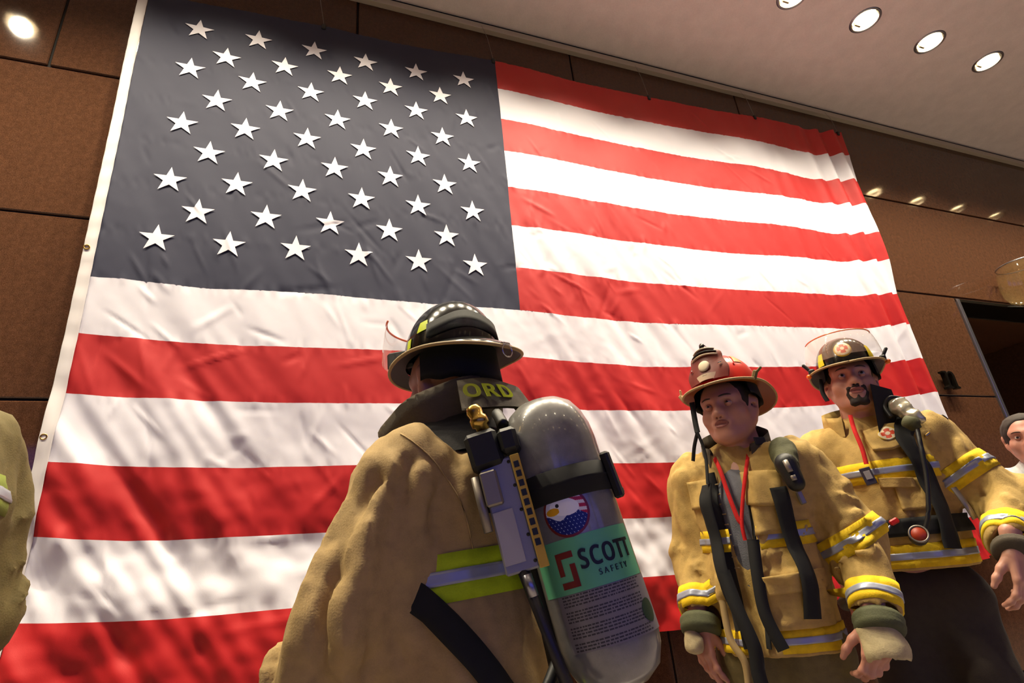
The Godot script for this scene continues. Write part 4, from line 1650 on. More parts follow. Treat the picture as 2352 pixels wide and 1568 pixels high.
# ---- nearest firefighter, seen from behind
func build_near() -> void:
	var base := Vector3(0.325, 0, -1.22)
	var yaw := -2.4731
	var root := thing("person", "firefighter seen from behind in a tan coat with lime bands, walking left", "person", base, yaw)
	var W := root_xf(base, yaw)
	var J := {"neck": Vector3(-0.02, 1.46, 0.01), "chest": Vector3(0, 1.30, 0.0), "waist": Vector3(0.01, 1.08, -0.02), "hem": Vector3(0.01, 0.80, -0.02), "hip": Vector3(0, 0.90, -0.02),
		"shL": Vector3(0.178, 1.372, 0.01), "elL": Vector3(0.262, 1.14, 0.05), "wrL": Vector3(0.262, 0.95, 0.20), "yoke": 0.084,
		"shR": Vector3(-0.195, 1.372, 0.01), "elR": Vector3(-0.29, 1.15, 0.02), "wrR": Vector3(-0.25, 0.95, 0.16), "sleeve": 0.090, "bunch": 0.3, "step": 0.18}
	var hx := xf(Vector3(-0.020, 1.620, 0.030), Vector3(0.12, -0.28, 0.0))
	var hands := [[hand_field([0.5, 0.5, 0.55, 0.6]), hand_xf(J.wrL + Vector3(0, -0.04, 0.04), Vector3(0, -0.8, 0.6), Vector3(-1, 0, 0))], [hand_field([0.5, 0.5, 0.55, 0.6]), hand_xf(J.wrR + Vector3(0, -0.04, 0.04), Vector3(0, -0.8, 0.6), Vector3(1, 0, 0), true)]]
	part(root, "body", body_mesh(J, hx, head_field(), hands, 0.0045).mesh(), M.skin)
	var f := coat_field(J, 5)
	# deep folds running down the sleeve and the shoulder blade, seen from his left and behind
	var vd := Vector3(-0.79, 0, 0.61)
	for e in [[[Vector3(0.23, 1.40, -0.04), Vector3(0.275, 1.26, -0.01), Vector3(0.285, 1.05, 0.03)], 0.009], [[Vector3(0.255, 1.38, 0.04), Vector3(0.315, 1.24, 0.07), Vector3(0.32, 1.06, 0.12)], 0.010], [[Vector3(0.11, 1.43, -0.13), Vector3(0.155, 1.35, -0.13), Vector3(0.16, 1.27, -0.13)], 0.009], [[Vector3(0.04, 1.42, -0.13), Vector3(0.055, 1.34, -0.15), Vector3(0.06, 1.27, -0.15)], 0.008]]:
		ridge(f, e[0], vd, e[1])
	for e in [[[Vector3(0.225, 1.40, -0.06), Vector3(0.255, 1.26, -0.04), Vector3(0.265, 1.06, 0.0)], 0.007], [[Vector3(0.25, 1.37, 0.0), Vector3(0.295, 1.25, 0.03), Vector3(0.30, 1.06, 0.07)], 0.007], [[Vector3(0.15, 1.42, -0.11), Vector3(0.185, 1.34, -0.10), Vector3(0.19, 1.26, -0.09)], 0.008]]:
		ridge(f, e[0], vd, e[1], true)
	var coat := make_coat(root, f, J, M.coat_brown, 0.0085)
	var ft := coat_field(J, 5, false)
	stripe_set(coat, ft, Vector3(0.01, 1.195, -0.01), Vector3(0.03, 1, 0.08), 0.0, TAU, "lime", 0.080, 0.26)
	stripe_set(coat, ft, Vector3(0.01, 0.88, -0.02), Vector3.UP, 0.0, TAU, "lime", 0.080, 0.26)
	var al: Vector3 = (J.wrL - J.elL).normalized()
	stripe_set(coat, f, J.elL.lerp(J.wrL, 0.85), al, 0.0, TAU, "lime", 0.075, 0.12)
	# armhole seam
	var sp := []
	for p: Vector3 in curve([Vector3(0.20, 1.46, -0.02), Vector3(0.19, 1.40, -0.09), Vector3(0.165, 1.32, -0.13), Vector3(0.15, 1.24, -0.14)], 16):
		sp.append(f.hit(p - vd * 0.3, vd, 0.7) - vd * 0.001)
	part(coat, "armhole_seam", tube(sp, 0.0022, 6, 0.6), M.coat_brown)
	# collar standing up, dark lining below it, lettered flap at the back
	collar(coat, Vector3(-0.01, 1.452, 0.015), Vector2(0.110, 0.118), Vector2(0.146, 0.152), func(an: float) -> float: return 0.100 - 0.020 * cos(an), 0.30, M.collar_dark, Vector3(0.24, 0, -0.04))
	collar(coat, Vector3(-0.01, 1.412, 0.015), Vector2(0.165, 0.168), Vector2(0.128, 0.134), func(_an: float) -> float: return 0.085, 0.4, M.lining, Vector3(0.20, 0, -0.04), "collar_lining")
	var fp := Vector3(-0.012, 1.490, 0.0)
	collar(coat, fp, Vector2(0.190, 0.196), Vector2(0.150, 0.156), func(_an: float) -> float: return 0.078, 2.25, M.collar_dark, Vector3(0.10, 0, 0.0), "collar_flap")
	var tx := part(coat, "collar_lettering", bent_text("ORD", 0.036, 0.182, 2.62, 0.040, 1.15, true, -0.52), M.neon)
	tx.position = fp
	tx.rotation = Vector3(0.10, 0, 0)
	trousers(root, J, M.pants_dark, 31)
	# helmet
	var sh := Shell.new()
	sh.a = 0.128
	sh.b = 0.108
	sh.h = 0.140
	sh.rear = 0.068
	var hw := W * xf(Vector3(-0.026, 1.682, 0.020), Vector3(0.08, -0.28, -0.03))
	var h := helmet("glossy black fire helmet with yellow markings on the nearest firefighter", hw, sh, M.shell_black, M.trim_tan, M.trim_dark)
	helmet_flaps(h, sh, 1.70, 0.100, M.black_web)
	helmet_mark(h, sh, "yellow_marking", 1.68, 1.98, 0.20, 0.33, M.neon, 0.05)
	helmet_mark(h, sh, "yellow_marking", 1.36, 1.50, 0.08, 0.19, M.neon)
	helmet_mark(h, sh, "yellow_marking", 2.62, 2.70, 0.16, 0.21, M.neon)
	helmet_mark(h, sh, "yellow_marking", -1.55, -1.10, 0.16, 0.32, M.neon, 0.06)
	# goggle strap across the back of the shell
	var gs := []
	for i in 41:
		var ph := lerpf(1.95, TAU - 1.0, i / 40.0)
		var bulge := 0.09 * exp(-pow((ph - 2.75) / 0.5, 2.0))
		gs.append([sh.dome(ph, 0.06 + 0.03 * sin((ph - 0.9) / (TAU - 1.8) * PI) + bulge * 0.5, 0.003), sh.dome(ph, 0.20 + 0.05 * sin((ph - 0.9) / (TAU - 1.8) * PI) + bulge, 0.004)])
	var gg := [[], [], [], []]
	for e in gs:
		gg[0].append(e[0] * 0.985)
		gg[1].append(e[0] * 1.02)
		gg[2].append(e[1] * 1.02)
		gg[3].append(e[1] * 0.985)
	part(h, "goggle_strap", sheet(gg), M.black_web)
	for s: float in [-1.0, 1.0]:
		part(h, "shield_pivot", cbox(Vector3(0.02, 0.05, 0.07), 0.006), M.black).transform = xf(sh.dome(0.75 * s, 0.12, 0.008), Vector3(0, 0.75 * s, 0.15))
		part(h, "shield_knob", ball(0.012, 10), M.neon_orange).position = sh.dome(0.55 * s, 0.03, 0.035)
	helmet_visor(h, 0.155, 0.05, 0.75, 1.25, Vector3(0, 0.0, 0.02), -0.10)
	# ring at the back of the brim
	var rr := TorusMesh.new()
	rr.inner_radius = 0.0125
	rr.outer_radius = 0.0155
	rr.rings = 28
	rr.ring_segments = 8
	var rb := sh.brim(PI, 0.93)
	part(h, "hanging_ring", rr, M.chrome, "steel ring").transform = xf(rb + Vector3(0.0, -0.016, -0.006), Vector3(PI / 2 - 0.1, 0, 0))
	part(h, "ring_plate", cbox(Vector3(0.022, 0.008, 0.012), 0.002), M.chrome).position = rb + Vector3(0, 0.001, -0.003)
	build_air_pack(W)
	# harness
	var hn := thing("pack_harness", "black webbing harness over the nearest firefighter's coat", "harness")
	hn.transform = W
	part(hn, "shoulder_strap", lay_strap(ft, [Vector3(0.10, 1.46, -0.16), Vector3(0.115, 1.40, -0.2), Vector3(0.12, 1.30, -0.2)], 0.05, 0.004), M.black_web)
	part(hn, "waist_strap", lay_strap(ft, [Vector3(0.30, 1.205, -0.02), Vector3(0.29, 1.15, -0.12), Vector3(0.24, 1.08, -0.20), Vector3(0.15, 1.0, -0.24), Vector3(0.05, 0.96, -0.26)], 0.045, 0.006), M.black_web)

# ---- firefighter in the red helmet
func build_middle() -> void:
	var base := Vector3(1.405, 0, -1.56)
	var yaw := -0.9273
	var root := thing("person", "firefighter in an open tan coat and grey shirt below a red helmet", "person", base, yaw)
	var W := root_xf(base, yaw)
	var J := {"neck": Vector3(0, 1.475, -0.02), "chest": Vector3(0.01, 1.33, 0.0), "waist": Vector3(0.0, 1.10, 0.01), "hem": Vector3(0.0, 0.905, 0.01), "hip": Vector3(0, 0.88, 0.0),
		"shL": Vector3(0.185, 1.425, -0.01), "elL": Vector3(0.285, 1.20, -0.03), "wrL": Vector3(0.285, 1.025, 0.09),
		"shR": Vector3(-0.165, 1.425, -0.01), "elR": Vector3(-0.205, 1.20, -0.02), "wrR": Vector3(-0.200, 1.035, 0.08), "sleeve": 0.080, "wide": 1.22, "step": 0.1}
	var hx := xf(Vector3(0.018, 1.645, 0.025), Vector3(-0.04, -0.16, 0.03), Vector3(1.05, 1.02, 1.05))
	var hf := head_field(1.12)
	var hr := hand_field([0.32, 0.35, 0.4, 0.45], 0.35)
	var hands := [[hr, hand_xf(Vector3(-0.203, 0.995, 0.105), Vector3(0.02, -1, 0.05), Vector3(0.5, 0, -0.85))], [hand_field([0.6, 0.65, 0.7, 0.75]), hand_xf(Vector3(0.275, 0.985, 0.125), Vector3(-0.2, -1, 0.1), Vector3(-0.6, 0, -0.8), true)]]
	var body := part(root, "body", body_mesh(J, hx, hf, hands).mesh(), M.skin)
	face_bits(body, hx, 0.10, hf)
	# short dark hair round the ears and nape
	hair_cap(root, hx, 0.55, 0.004)
	# shirt
	var sf := Field.new()
	sf.k = 0.05
	sf.put(J.chest, J.waist, 0.122, 0.12, 1.3)
	sf.put(Vector3(0.12, 1.41, -0.01), Vector3(-0.12, 1.41, -0.01), 0.075, 0.075)
	sf.cut(Vector3(0, 1.52, 0.02), Vector3(0, 1.62, 0.0), 0.082, 0.11)
	sf.planes.append(Plane(Vector3.DOWN, -0.95))
	sf.noise = fold_noise(61, 6.0)
	sf.amp = 0.006
	var sa := Acc.new()
	nets(sa, sf, Vector3(-0.28, 0.93, -0.2), Vector3(0.28, 1.54, 0.2), 0.011)
	part(root, "shirt", sa.mesh(), M.shirt_grey)
	var f := coat_field(J, 15)
	# the open front
	f.cut(Vector3(-0.010, 1.58, 0.14), Vector3(-0.018, 1.27, 0.172), 0.092, 0.060)
	f.cut(Vector3(-0.018, 1.27, 0.172), Vector3(-0.030, 0.86, 0.195), 0.060, 0.032)
	var fwd := Vector3(0, 0, -1)
	for e in [[Vector3(0.13, 1.40, 0.2), Vector3(0.10, 1.30, 0.2), Vector3(0.05, 1.22, 0.2)], [Vector3(0.17, 1.24, 0.2), Vector3(0.11, 1.19, 0.2), Vector3(0.05, 1.17, 0.2)], [Vector3(0.16, 1.14, 0.2), Vector3(0.10, 1.11, 0.2), Vector3(0.04, 1.12, 0.2)], [Vector3(-0.15, 1.30, 0.2), Vector3(-0.12, 1.20, 0.2), Vector3(-0.10, 1.08, 0.2)], [Vector3(-0.15, 1.14, 0.2), Vector3(-0.11, 1.05, 0.2), Vector3(-0.10, 0.95, 0.2)], [Vector3(0.13, 1.02, 0.2), Vector3(0.08, 0.99, 0.2), Vector3(0.03, 1.0, 0.2)]]:
		ridge(f, e, fwd, 0.008)
	var coat := make_coat(root, f, J, M.coat_gold, 0.0085)
	var ft := coat_field(J, 15, false)
	stripe_set(coat, ft, Vector3(0.0, 1.232, 0.0), Vector3(0, 1, 0.05), 0.25, TAU - 0.30, "yellow", 0.066, 0.26)
	for e in ["L", "R"]:
		var ax: Vector3 = (J["wr" + e] - J["el" + e]).normalized()
		stripe_set(coat, f, (J["el" + e] as Vector3).lerp(J["wr" + e], 0.93), ax, 0.0, TAU, "yellow", 0.066, 0.11)
		part(coat, "cuff", cuff(J["wr" + e] + ax * 0.058, ax, 0.062, 0.05), M.cuff_knit)
	stripe_set(coat, f, (J.shL as Vector3).lerp(J.elL, 0.98), (J.elL - J.shL).normalized(), 0.0, TAU, "yellow", 0.066, 0.12)
	stripe_set(coat, ft, Vector3(0, 0.945, 0.01), Vector3.UP, 0.22, TAU - 0.30, "yellow", 0.060, 0.26)
	# collar pieces
	collar(coat, Vector3(0.0, 1.462, -0.015), Vector2(0.120, 0.118), Vector2(0.112, 0.112), func(an: float) -> float: return 0.098 - 0.045 * cos(an), 0.62, M.collar_dark, Vector3(0.08, 0, -0.05))
	part(coat, "collar_tab", cbox(Vector3(0.042, 0.026, 0.004), 0.001), M.black).transform = xf(Vector3(0.098, 1.520, 0.058), Vector3(-0.1, 0.85, 0))
	# front edges, pocket flap, pocket and pleats
	part(coat, "pocket", lay_patch(f, Vector3(0.088, 1.30, 0.2), Vector3(0.105, 0, -0.01), Vector3(0, -0.14, 0), Vector3(0, 0, -1), 0.012), M.coat_gold)
	part(coat, "pocket_flap", lay_patch(f, Vector3(0.082, 1.368, 0.2), Vector3(0.118, -0.012, -0.02), Vector3(0.004, -0.105, 0), Vector3(0, 0, -1), 0.020, 10, 10, func(q: Vector2) -> Vector2: return Vector2(q.x, q.y + (0.16 * (0.5 - absf(q.x)) if q.y > 0.2 else 0.0) * 0.6)), M.coat_gold, "tan pocket flap")
	part(coat, "pocket_flap", lay_patch(f, Vector3(-0.118, 1.375, 0.2), Vector3(0.075, 0.0, 0.0), Vector3(0, -0.09, 0), Vector3(0, 0, -1), 0.016), M.coat_gold)
	part(coat, "hem_pocket", lay_patch(f, Vector3(0.10, 1.035, 0.2), Vector3(0.15, 0, 0), Vector3(0, -0.12, 0), Vector3(0, 0, -1), 0.016), M.coat_gold)
	part(coat, "hem_pocket_flap", lay_patch(f, Vector3(0.10, 1.095, 0.2), Vector3(0.165, 0.01, 0), Vector3(0, -0.05, 0), Vector3(0, 0, -1), 0.024), M.coat_gold)
	# zip tapes down both front edges
	part(coat, "zip_tape", lay_strap(f, [Vector3(-0.085, 1.44, 0.2), Vector3(-0.07, 1.25, 0.2), Vector3(-0.06, 1.08, 0.2), Vector3(-0.055, 0.93, 0.2)], 0.022, 0.003, Vector3(-0.06, 0, 0)), M.black_web)
	part(coat, "zip_tape", lay_strap(f, [Vector3(0.045, 1.40, 0.2), Vector3(0.03, 1.25, 0.2), Vector3(0.015, 1.08, 0.2), Vector3(0.0, 0.93, 0.2)], 0.016, 0.003, Vector3(0.03, 0, 0)), M.black_web)
	for i in 9:
		part(coat, "strap_stitch", cbox(Vector3(0.020, 0.004, 0.003), 0.001), M.trim_tan).position = f.hit(Vector3(-0.062 + 0.002 * i, 1.40 - 0.032 * i, 0.35), Vector3(0, 0, -1), 0.4) + Vector3(0, 0, 0.008)
	trousers(root, J, M.coat_olive, 32)
	# red helmet
	var sh := Shell.new()
	sh.a = 0.130
	sh.b = 0.110
	sh.h = 0.128
	sh.rear = 0.105
	var h := helmet("worn red fire helmet with leather front shield and white badge", W * xf(Vector3(0.020, 1.714, 0.016), Vector3(-0.05, -0.17, 0.05)), sh, M.shell_red, M.trim_tan, mat(Color(0.50, 0.25, 0.05), 0.5), true)
	helmet_flaps(h, sh, 1.15, 0.065, M.black_web)
	helmet_mark(h, sh, "yellow_marking", 0.95, 1.30, 0.38, 0.66, M.neon_orange, 0.08)
	helmet_mark(h, sh, "yellow_marking", -1.30, -0.95, 0.38, 0.66, M.neon_orange, 0.08)
	# leather front piece: plate, upper scroll, number panel, round badge, holder on top
	var fp := []
	for j in 13:
		var row := []
		var t := j / 12.0
		var hw: float = [0.068, 0.070, 0.073, 0.074, 0.072, 0.067, 0.062, 0.058, 0.058, 0.056, 0.046, 0.030, 0.012][j]
		for i in 11:
			var s := lerpf(-1.0, 1.0, i / 10.0)
			row.append(Vector3(s * hw, 0.012 + 0.138 * t, 0.144 - 0.030 * t - 0.024 * s * s))
		fp.append(row)
	part(h, "front_shield", sheet(fp), M.leather_red, "red-brown leather shield")
	part(h, "shield_backing", sheet(back_of(fp, 0.006)), M.leather_red)
	for e in [[0.052, 0.030, M.black], [0.075, 0.105, M.cream], [0.070, 0.117, M.black], [0.060, 0.130, M.cream]]:
		var ww: float = e[0]
		var yy: float = e[1]
		var arc := []
		for i in 11:
			var s := lerpf(-1.0, 1.0, i / 10.0)
			arc.append(Vector3(s * ww * 0.62, yy + (0.006 * (1 - s * s) if yy > 0.05 else 0.003 * s * s), 0.1475 - 0.030 * (yy - 0.012) / 0.138 - 0.020 * s * s))
		part(h, "shield_scroll", tube(arc, 0.0052, 8, 0.5), e[2])
	var panel := []
	for j in 3:
		var row := []
		for i in 9:
			var s := lerpf(-1.0, 1.0, i / 8.0)
			row.append(Vector3(s * 0.044, 0.014 + 0.011 * j, 0.1485 - 0.024 * s * s))
		panel.append(row)
	part(h, "shield_panel", sheet(panel), M.cream)
	part(h, "badge", lathe([[0.0, 0.004], [0.014, 0.0035], [0.0195, 0.0015], [0.0205, -0.001]], 28), M.cream, "round cream badge").transform = xf(Vector3(0, 0.068, 0.1350), Vector3(PI / 2 - 0.2, 0, 0))
	part(h, "shield_holder", tube([Vector3(0, 0.142, 0.112), Vector3(0, 0.152, 0.108), Vector3(0.002, 0.150, 0.080), Vector3(0, 0.130, 0.05)], [0.008, 0.010, 0.007, 0.005], 10), M.bronze)
	for s: float in [-1.0, 1.0]:
		part(h, "shield_rivet", cbox(Vector3(0.014, 0.005, 0.004), 0.001), M.chrome).transform = xf(Vector3(0.052 * s, 0.066, 0.1235), Vector3(0, 0.7 * s, 0.3))
	# goggle ends clipped to the brim, chin strap
	for s: float in [-1.0, 1.0]:
		part(h, "brim_clip", joined([[cbox(Vector3(0.016, 0.034, 0.014), 0.004), xf(Vector3(0, 0.012, 0))], [cbox(Vector3(0.007, 0.03, 0.012), 0.003), xf(Vector3(0.008, 0.030, 0), Vector3(0, 0, -0.5))]]), M.trim_tan if s < 0 else M.coat_olive).transform = xf(sh.brim(1.15 * s, 0.9), Vector3(0, 0, -0.5 * s))
	var hi := (W * xf(Vector3.ZERO)).affine_inverse() * h.transform
	var st0 := sh.brim(-1.0, 0.2) + Vector3(0, -0.02, 0)
	var b0 := hi * st0
	part(h, "chin_strap", ribbon([st0, hi.affine_inverse() * Vector3(-0.085, 1.615, 0.10), hi.affine_inverse() * Vector3(-0.080, 1.575, 0.12)], 0.018, Vector3(0.3, 0, 1)), M.black_web)
	part(h, "chin_strap", ribbon([hi.affine_inverse() * Vector3(-0.080, 1.575, 0.12), hi.affine_inverse() * Vector3(-0.105, 1.535, 0.10), hi.affine_inverse() * Vector3(-0.125, 1.49, 0.08)], 0.012, Vector3(0.3, 0, 1)), M.black_web)
	part(h, "chin_strap", ribbon([hi.affine_inverse() * Vector3(-0.080, 1.575, 0.12), hi.affine_inverse() * Vector3(-0.070, 1.50, 0.12), hi.affine_inverse() * Vector3(-0.075, 1.40, 0.15)], 0.010, Vector3(0.3, 0, 1)), M.black_web)
	# gear
	var hn := thing("pack_harness", "black webbing straps hanging down the red-helmeted firefighter's open coat", "harness")
	hn.transform = W
	part(hn, "shoulder_strap", lay_strap(ft, [Vector3(-0.118, 1.40, 0.2), Vector3(-0.115, 1.36, 0.2), Vector3(-0.108, 1.25, 0.2), Vector3(-0.085, 1.12, 0.2), Vector3(-0.06, 0.98, 0.2)], 0.034, 0.026), M.black_web)
	part(hn, "hanging_strap", ribbon([Vector3(-0.075, 1.14, 0.185), Vector3(-0.055, 1.04, 0.20), Vector3(-0.03, 0.94, 0.205), Vector3(-0.035, 0.87, 0.20), Vector3(-0.028, 0.80, 0.195)], 0.038, Vector3(0.2, 0, 1)), M.black_web)
	part(hn, "hanging_strap", ribbon([Vector3(0.030, 1.22, 0.185), Vector3(0.022, 1.12, 0.20), Vector3(0.020, 1.02, 0.205), Vector3(0.045, 0.93, 0.20)], 0.034, Vector3(0.2, 0, 1)), M.black_web)
	part(hn, "hanging_strap", ribbon([Vector3(-0.10, 1.06, 0.17), Vector3(-0.098, 0.96, 0.18), Vector3(-0.070, 0.90, 0.185), Vector3(-0.072, 0.84, 0.185)], 0.020, Vector3(0.2, 0, 1)), M.trim_tan)
	part(hn, "shoulder_strap", lay_strap(ft, [Vector3(0.168, 1.36, 0.2), Vector3(0.172, 1.30, 0.2), Vector3(0.185, 1.15, 0.2), Vector3(0.165, 1.0, 0.2)], 0.045, 0.028), M.black_web)
	part(hn, "buckle", cbox(Vector3(0.018, 0.040, 0.012), 0.003), M.steel_dull).transform = xf(ft.hit(Vector3(0.178, 1.325, 0.4), Vector3(0, 0, -1), 0.4) + Vector3(0, 0, 0.016), Vector3(0, 0.6, 0.2))
	var mk := thing("mask_bag", "olive face-mask holder hanging at the red-helmeted firefighter's shoulder", "mask")
	mk.transform = W
	var mf := Field.new()
	mf.k = 0.03
	mf.put(Vector3(0.160, 1.475, 0.085), Vector3(0.168, 1.425, 0.135), 0.040, 0.036)
	mf.noise = fold_noise(71, 14.0)
	mf.amp = 0.006
	var ma := Acc.new()
	nets(ma, mf, Vector3(0.09, 1.36, 0.0), Vector3(0.25, 1.55, 0.22), 0.007)
	part(mk, "cover", ma.mesh(), M.mask_green)
	var mb := Field.new()
	mb.k = 0.02
	mb.put(Vector3(0.168, 1.425, 0.150), Vector3(0.182, 1.365, 0.155), 0.032, 0.026)
	var mba := Acc.new()
	nets(mba, mb, Vector3(0.1, 1.31, 0.08), Vector3(0.25, 1.48, 0.22), 0.007)
	part(mk, "pouch", mba.mesh(), M.rubber)
	part(mk, "metal_fitting", tube([Vector3(0.172, 1.430, 0.185), Vector3(0.180, 1.395, 0.188)], 0.008, 12), M.steel_dull)
	part(mk, "metal_fitting", tube([Vector3(0.182, 1.385, 0.186), Vector3(0.184, 1.370, 0.184)], 0.0075, 12), M.steel_dull)
	var ly := thing("lanyard", "red lanyard around the red-helmeted firefighter's neck", "lanyard")
	ly.transform = W
	part(ly, "ribbon", ribbon([Vector3(-0.055, 1.49, 0.07), Vector3(-0.035, 1.44, 0.115), Vector3(-0.022, 1.37, 0.140), Vector3(-0.008, 1.29, 0.150), Vector3(0.0, 1.27, 0.150)], 0.013, Vector3(0, 0, 1)), M.lanyard)
	part(ly, "ribbon", ribbon([Vector3(0.055, 1.49, 0.06), Vector3(0.042, 1.42, 0.120), Vector3(0.020, 1.34, 0.145), Vector3(0.002, 1.27, 0.151), Vector3(0.0, 1.22, 0.150)], 0.011, Vector3(0, 0, 1)), M.lanyard)
	var gl := thing("glove", "crumpled pale work glove held in the red-helmeted firefighter's near hand", "glove", Vector3.ZERO)
	gl.transform = W
	var gf := Field.new()
	gf.k = 0.02
	gf.put(Vector3(-0.225, 0.985, 0.130), Vector3(-0.222, 0.935, 0.135), 0.012, 0.024, 1.3)
	gf.put(Vector3(-0.230, 0.945, 0.135), Vector3(-0.195, 0.95, 0.150), 0.016, 0.008)
	gf.noise = fold_noise(81, 16.0)
	gf.amp = 0.006
	var ga := Acc.new()
	nets(ga, gf, Vector3(-0.29, 0.88, 0.07), Vector3(-0.15, 1.02, 0.20), 0.006)
	part(gl, "palm", ga.mesh(), M.glove)
	var gl2 := thing("glove", "pale work glove cuff below the red-helmeted firefighter's far sleeve", "glove")
	gl2.transform = W
	var g2 := Field.new()
	g2.k = 0.03
	g2.put(Vector3(0.275, 0.965, 0.135), Vector3(0.285, 0.915, 0.145), 0.040, 0.046, 1.25)
	g2.cut(Vector3(0.285, 0.88, 0.15), Vector3(0.285, 0.82, 0.15), 0.045, 0.05)
	g2.noise = fold_noise(82, 12.0)
	g2.amp = 0.006
	var g2a := Acc.new()
	nets(g2a, g2, Vector3(0.19, 0.84, 0.05), Vector3(0.37, 1.04, 0.24), 0.008)
	part(gl2, "cuff", g2a.mesh(), M.glove)

func cuff(c: Vector3, ax: Vector3, r: float, l: float) -> ArrayMesh:
	var pts := []
	for i in 7:
		pts.append(c + ax * (l * (i / 6.0 - 0.5)))
	return tube(pts, [r * 0.9, r, r * 1.02, r * 0.98, r * 1.0, r * 0.96, r * 0.85], 24)

func back_of(g: Array, d: float) -> Array:
	var o := []
	for row in g:
		var r2 := []
		for p: Vector3 in row:
			r2.append(p - Vector3(0, 0, d))
		r2.reverse()
		o.append(r2)
	return o

# close-cropped hair over the skull behind the temples
func hair_cap(root: Node3D, hx: Transform3D, front: float, off: float) -> void:
	var f := Field.new()
	f.k = 0.03
	f.put(Vector3(0, 0.040, -0.037), Vector3(0, 0.036, 0.012), 0.080 + off, 0.074 + off)
	f.put(Vector3(0, 0.0, -0.035), Vector3(0, -0.05, -0.045), 0.066 + off, 0.058)
	f.cut(Vector3(0, -0.08, 0.14), Vector3(0, 0.02, 0.13), 0.12, 0.10 - 0.02 * front)
	f.planes.append(Plane(Vector3.DOWN, 0.075))
	f.noise = fold_noise(91, 30.0)
	f.amp = 0.003
	var a := Acc.new()
	nets(a, f, Vector3(-0.11, -0.10, -0.14), Vector3(0.11, 0.14, 0.12), 0.006, hx)
	part(root, "hair", a.mesh(), M.hair)

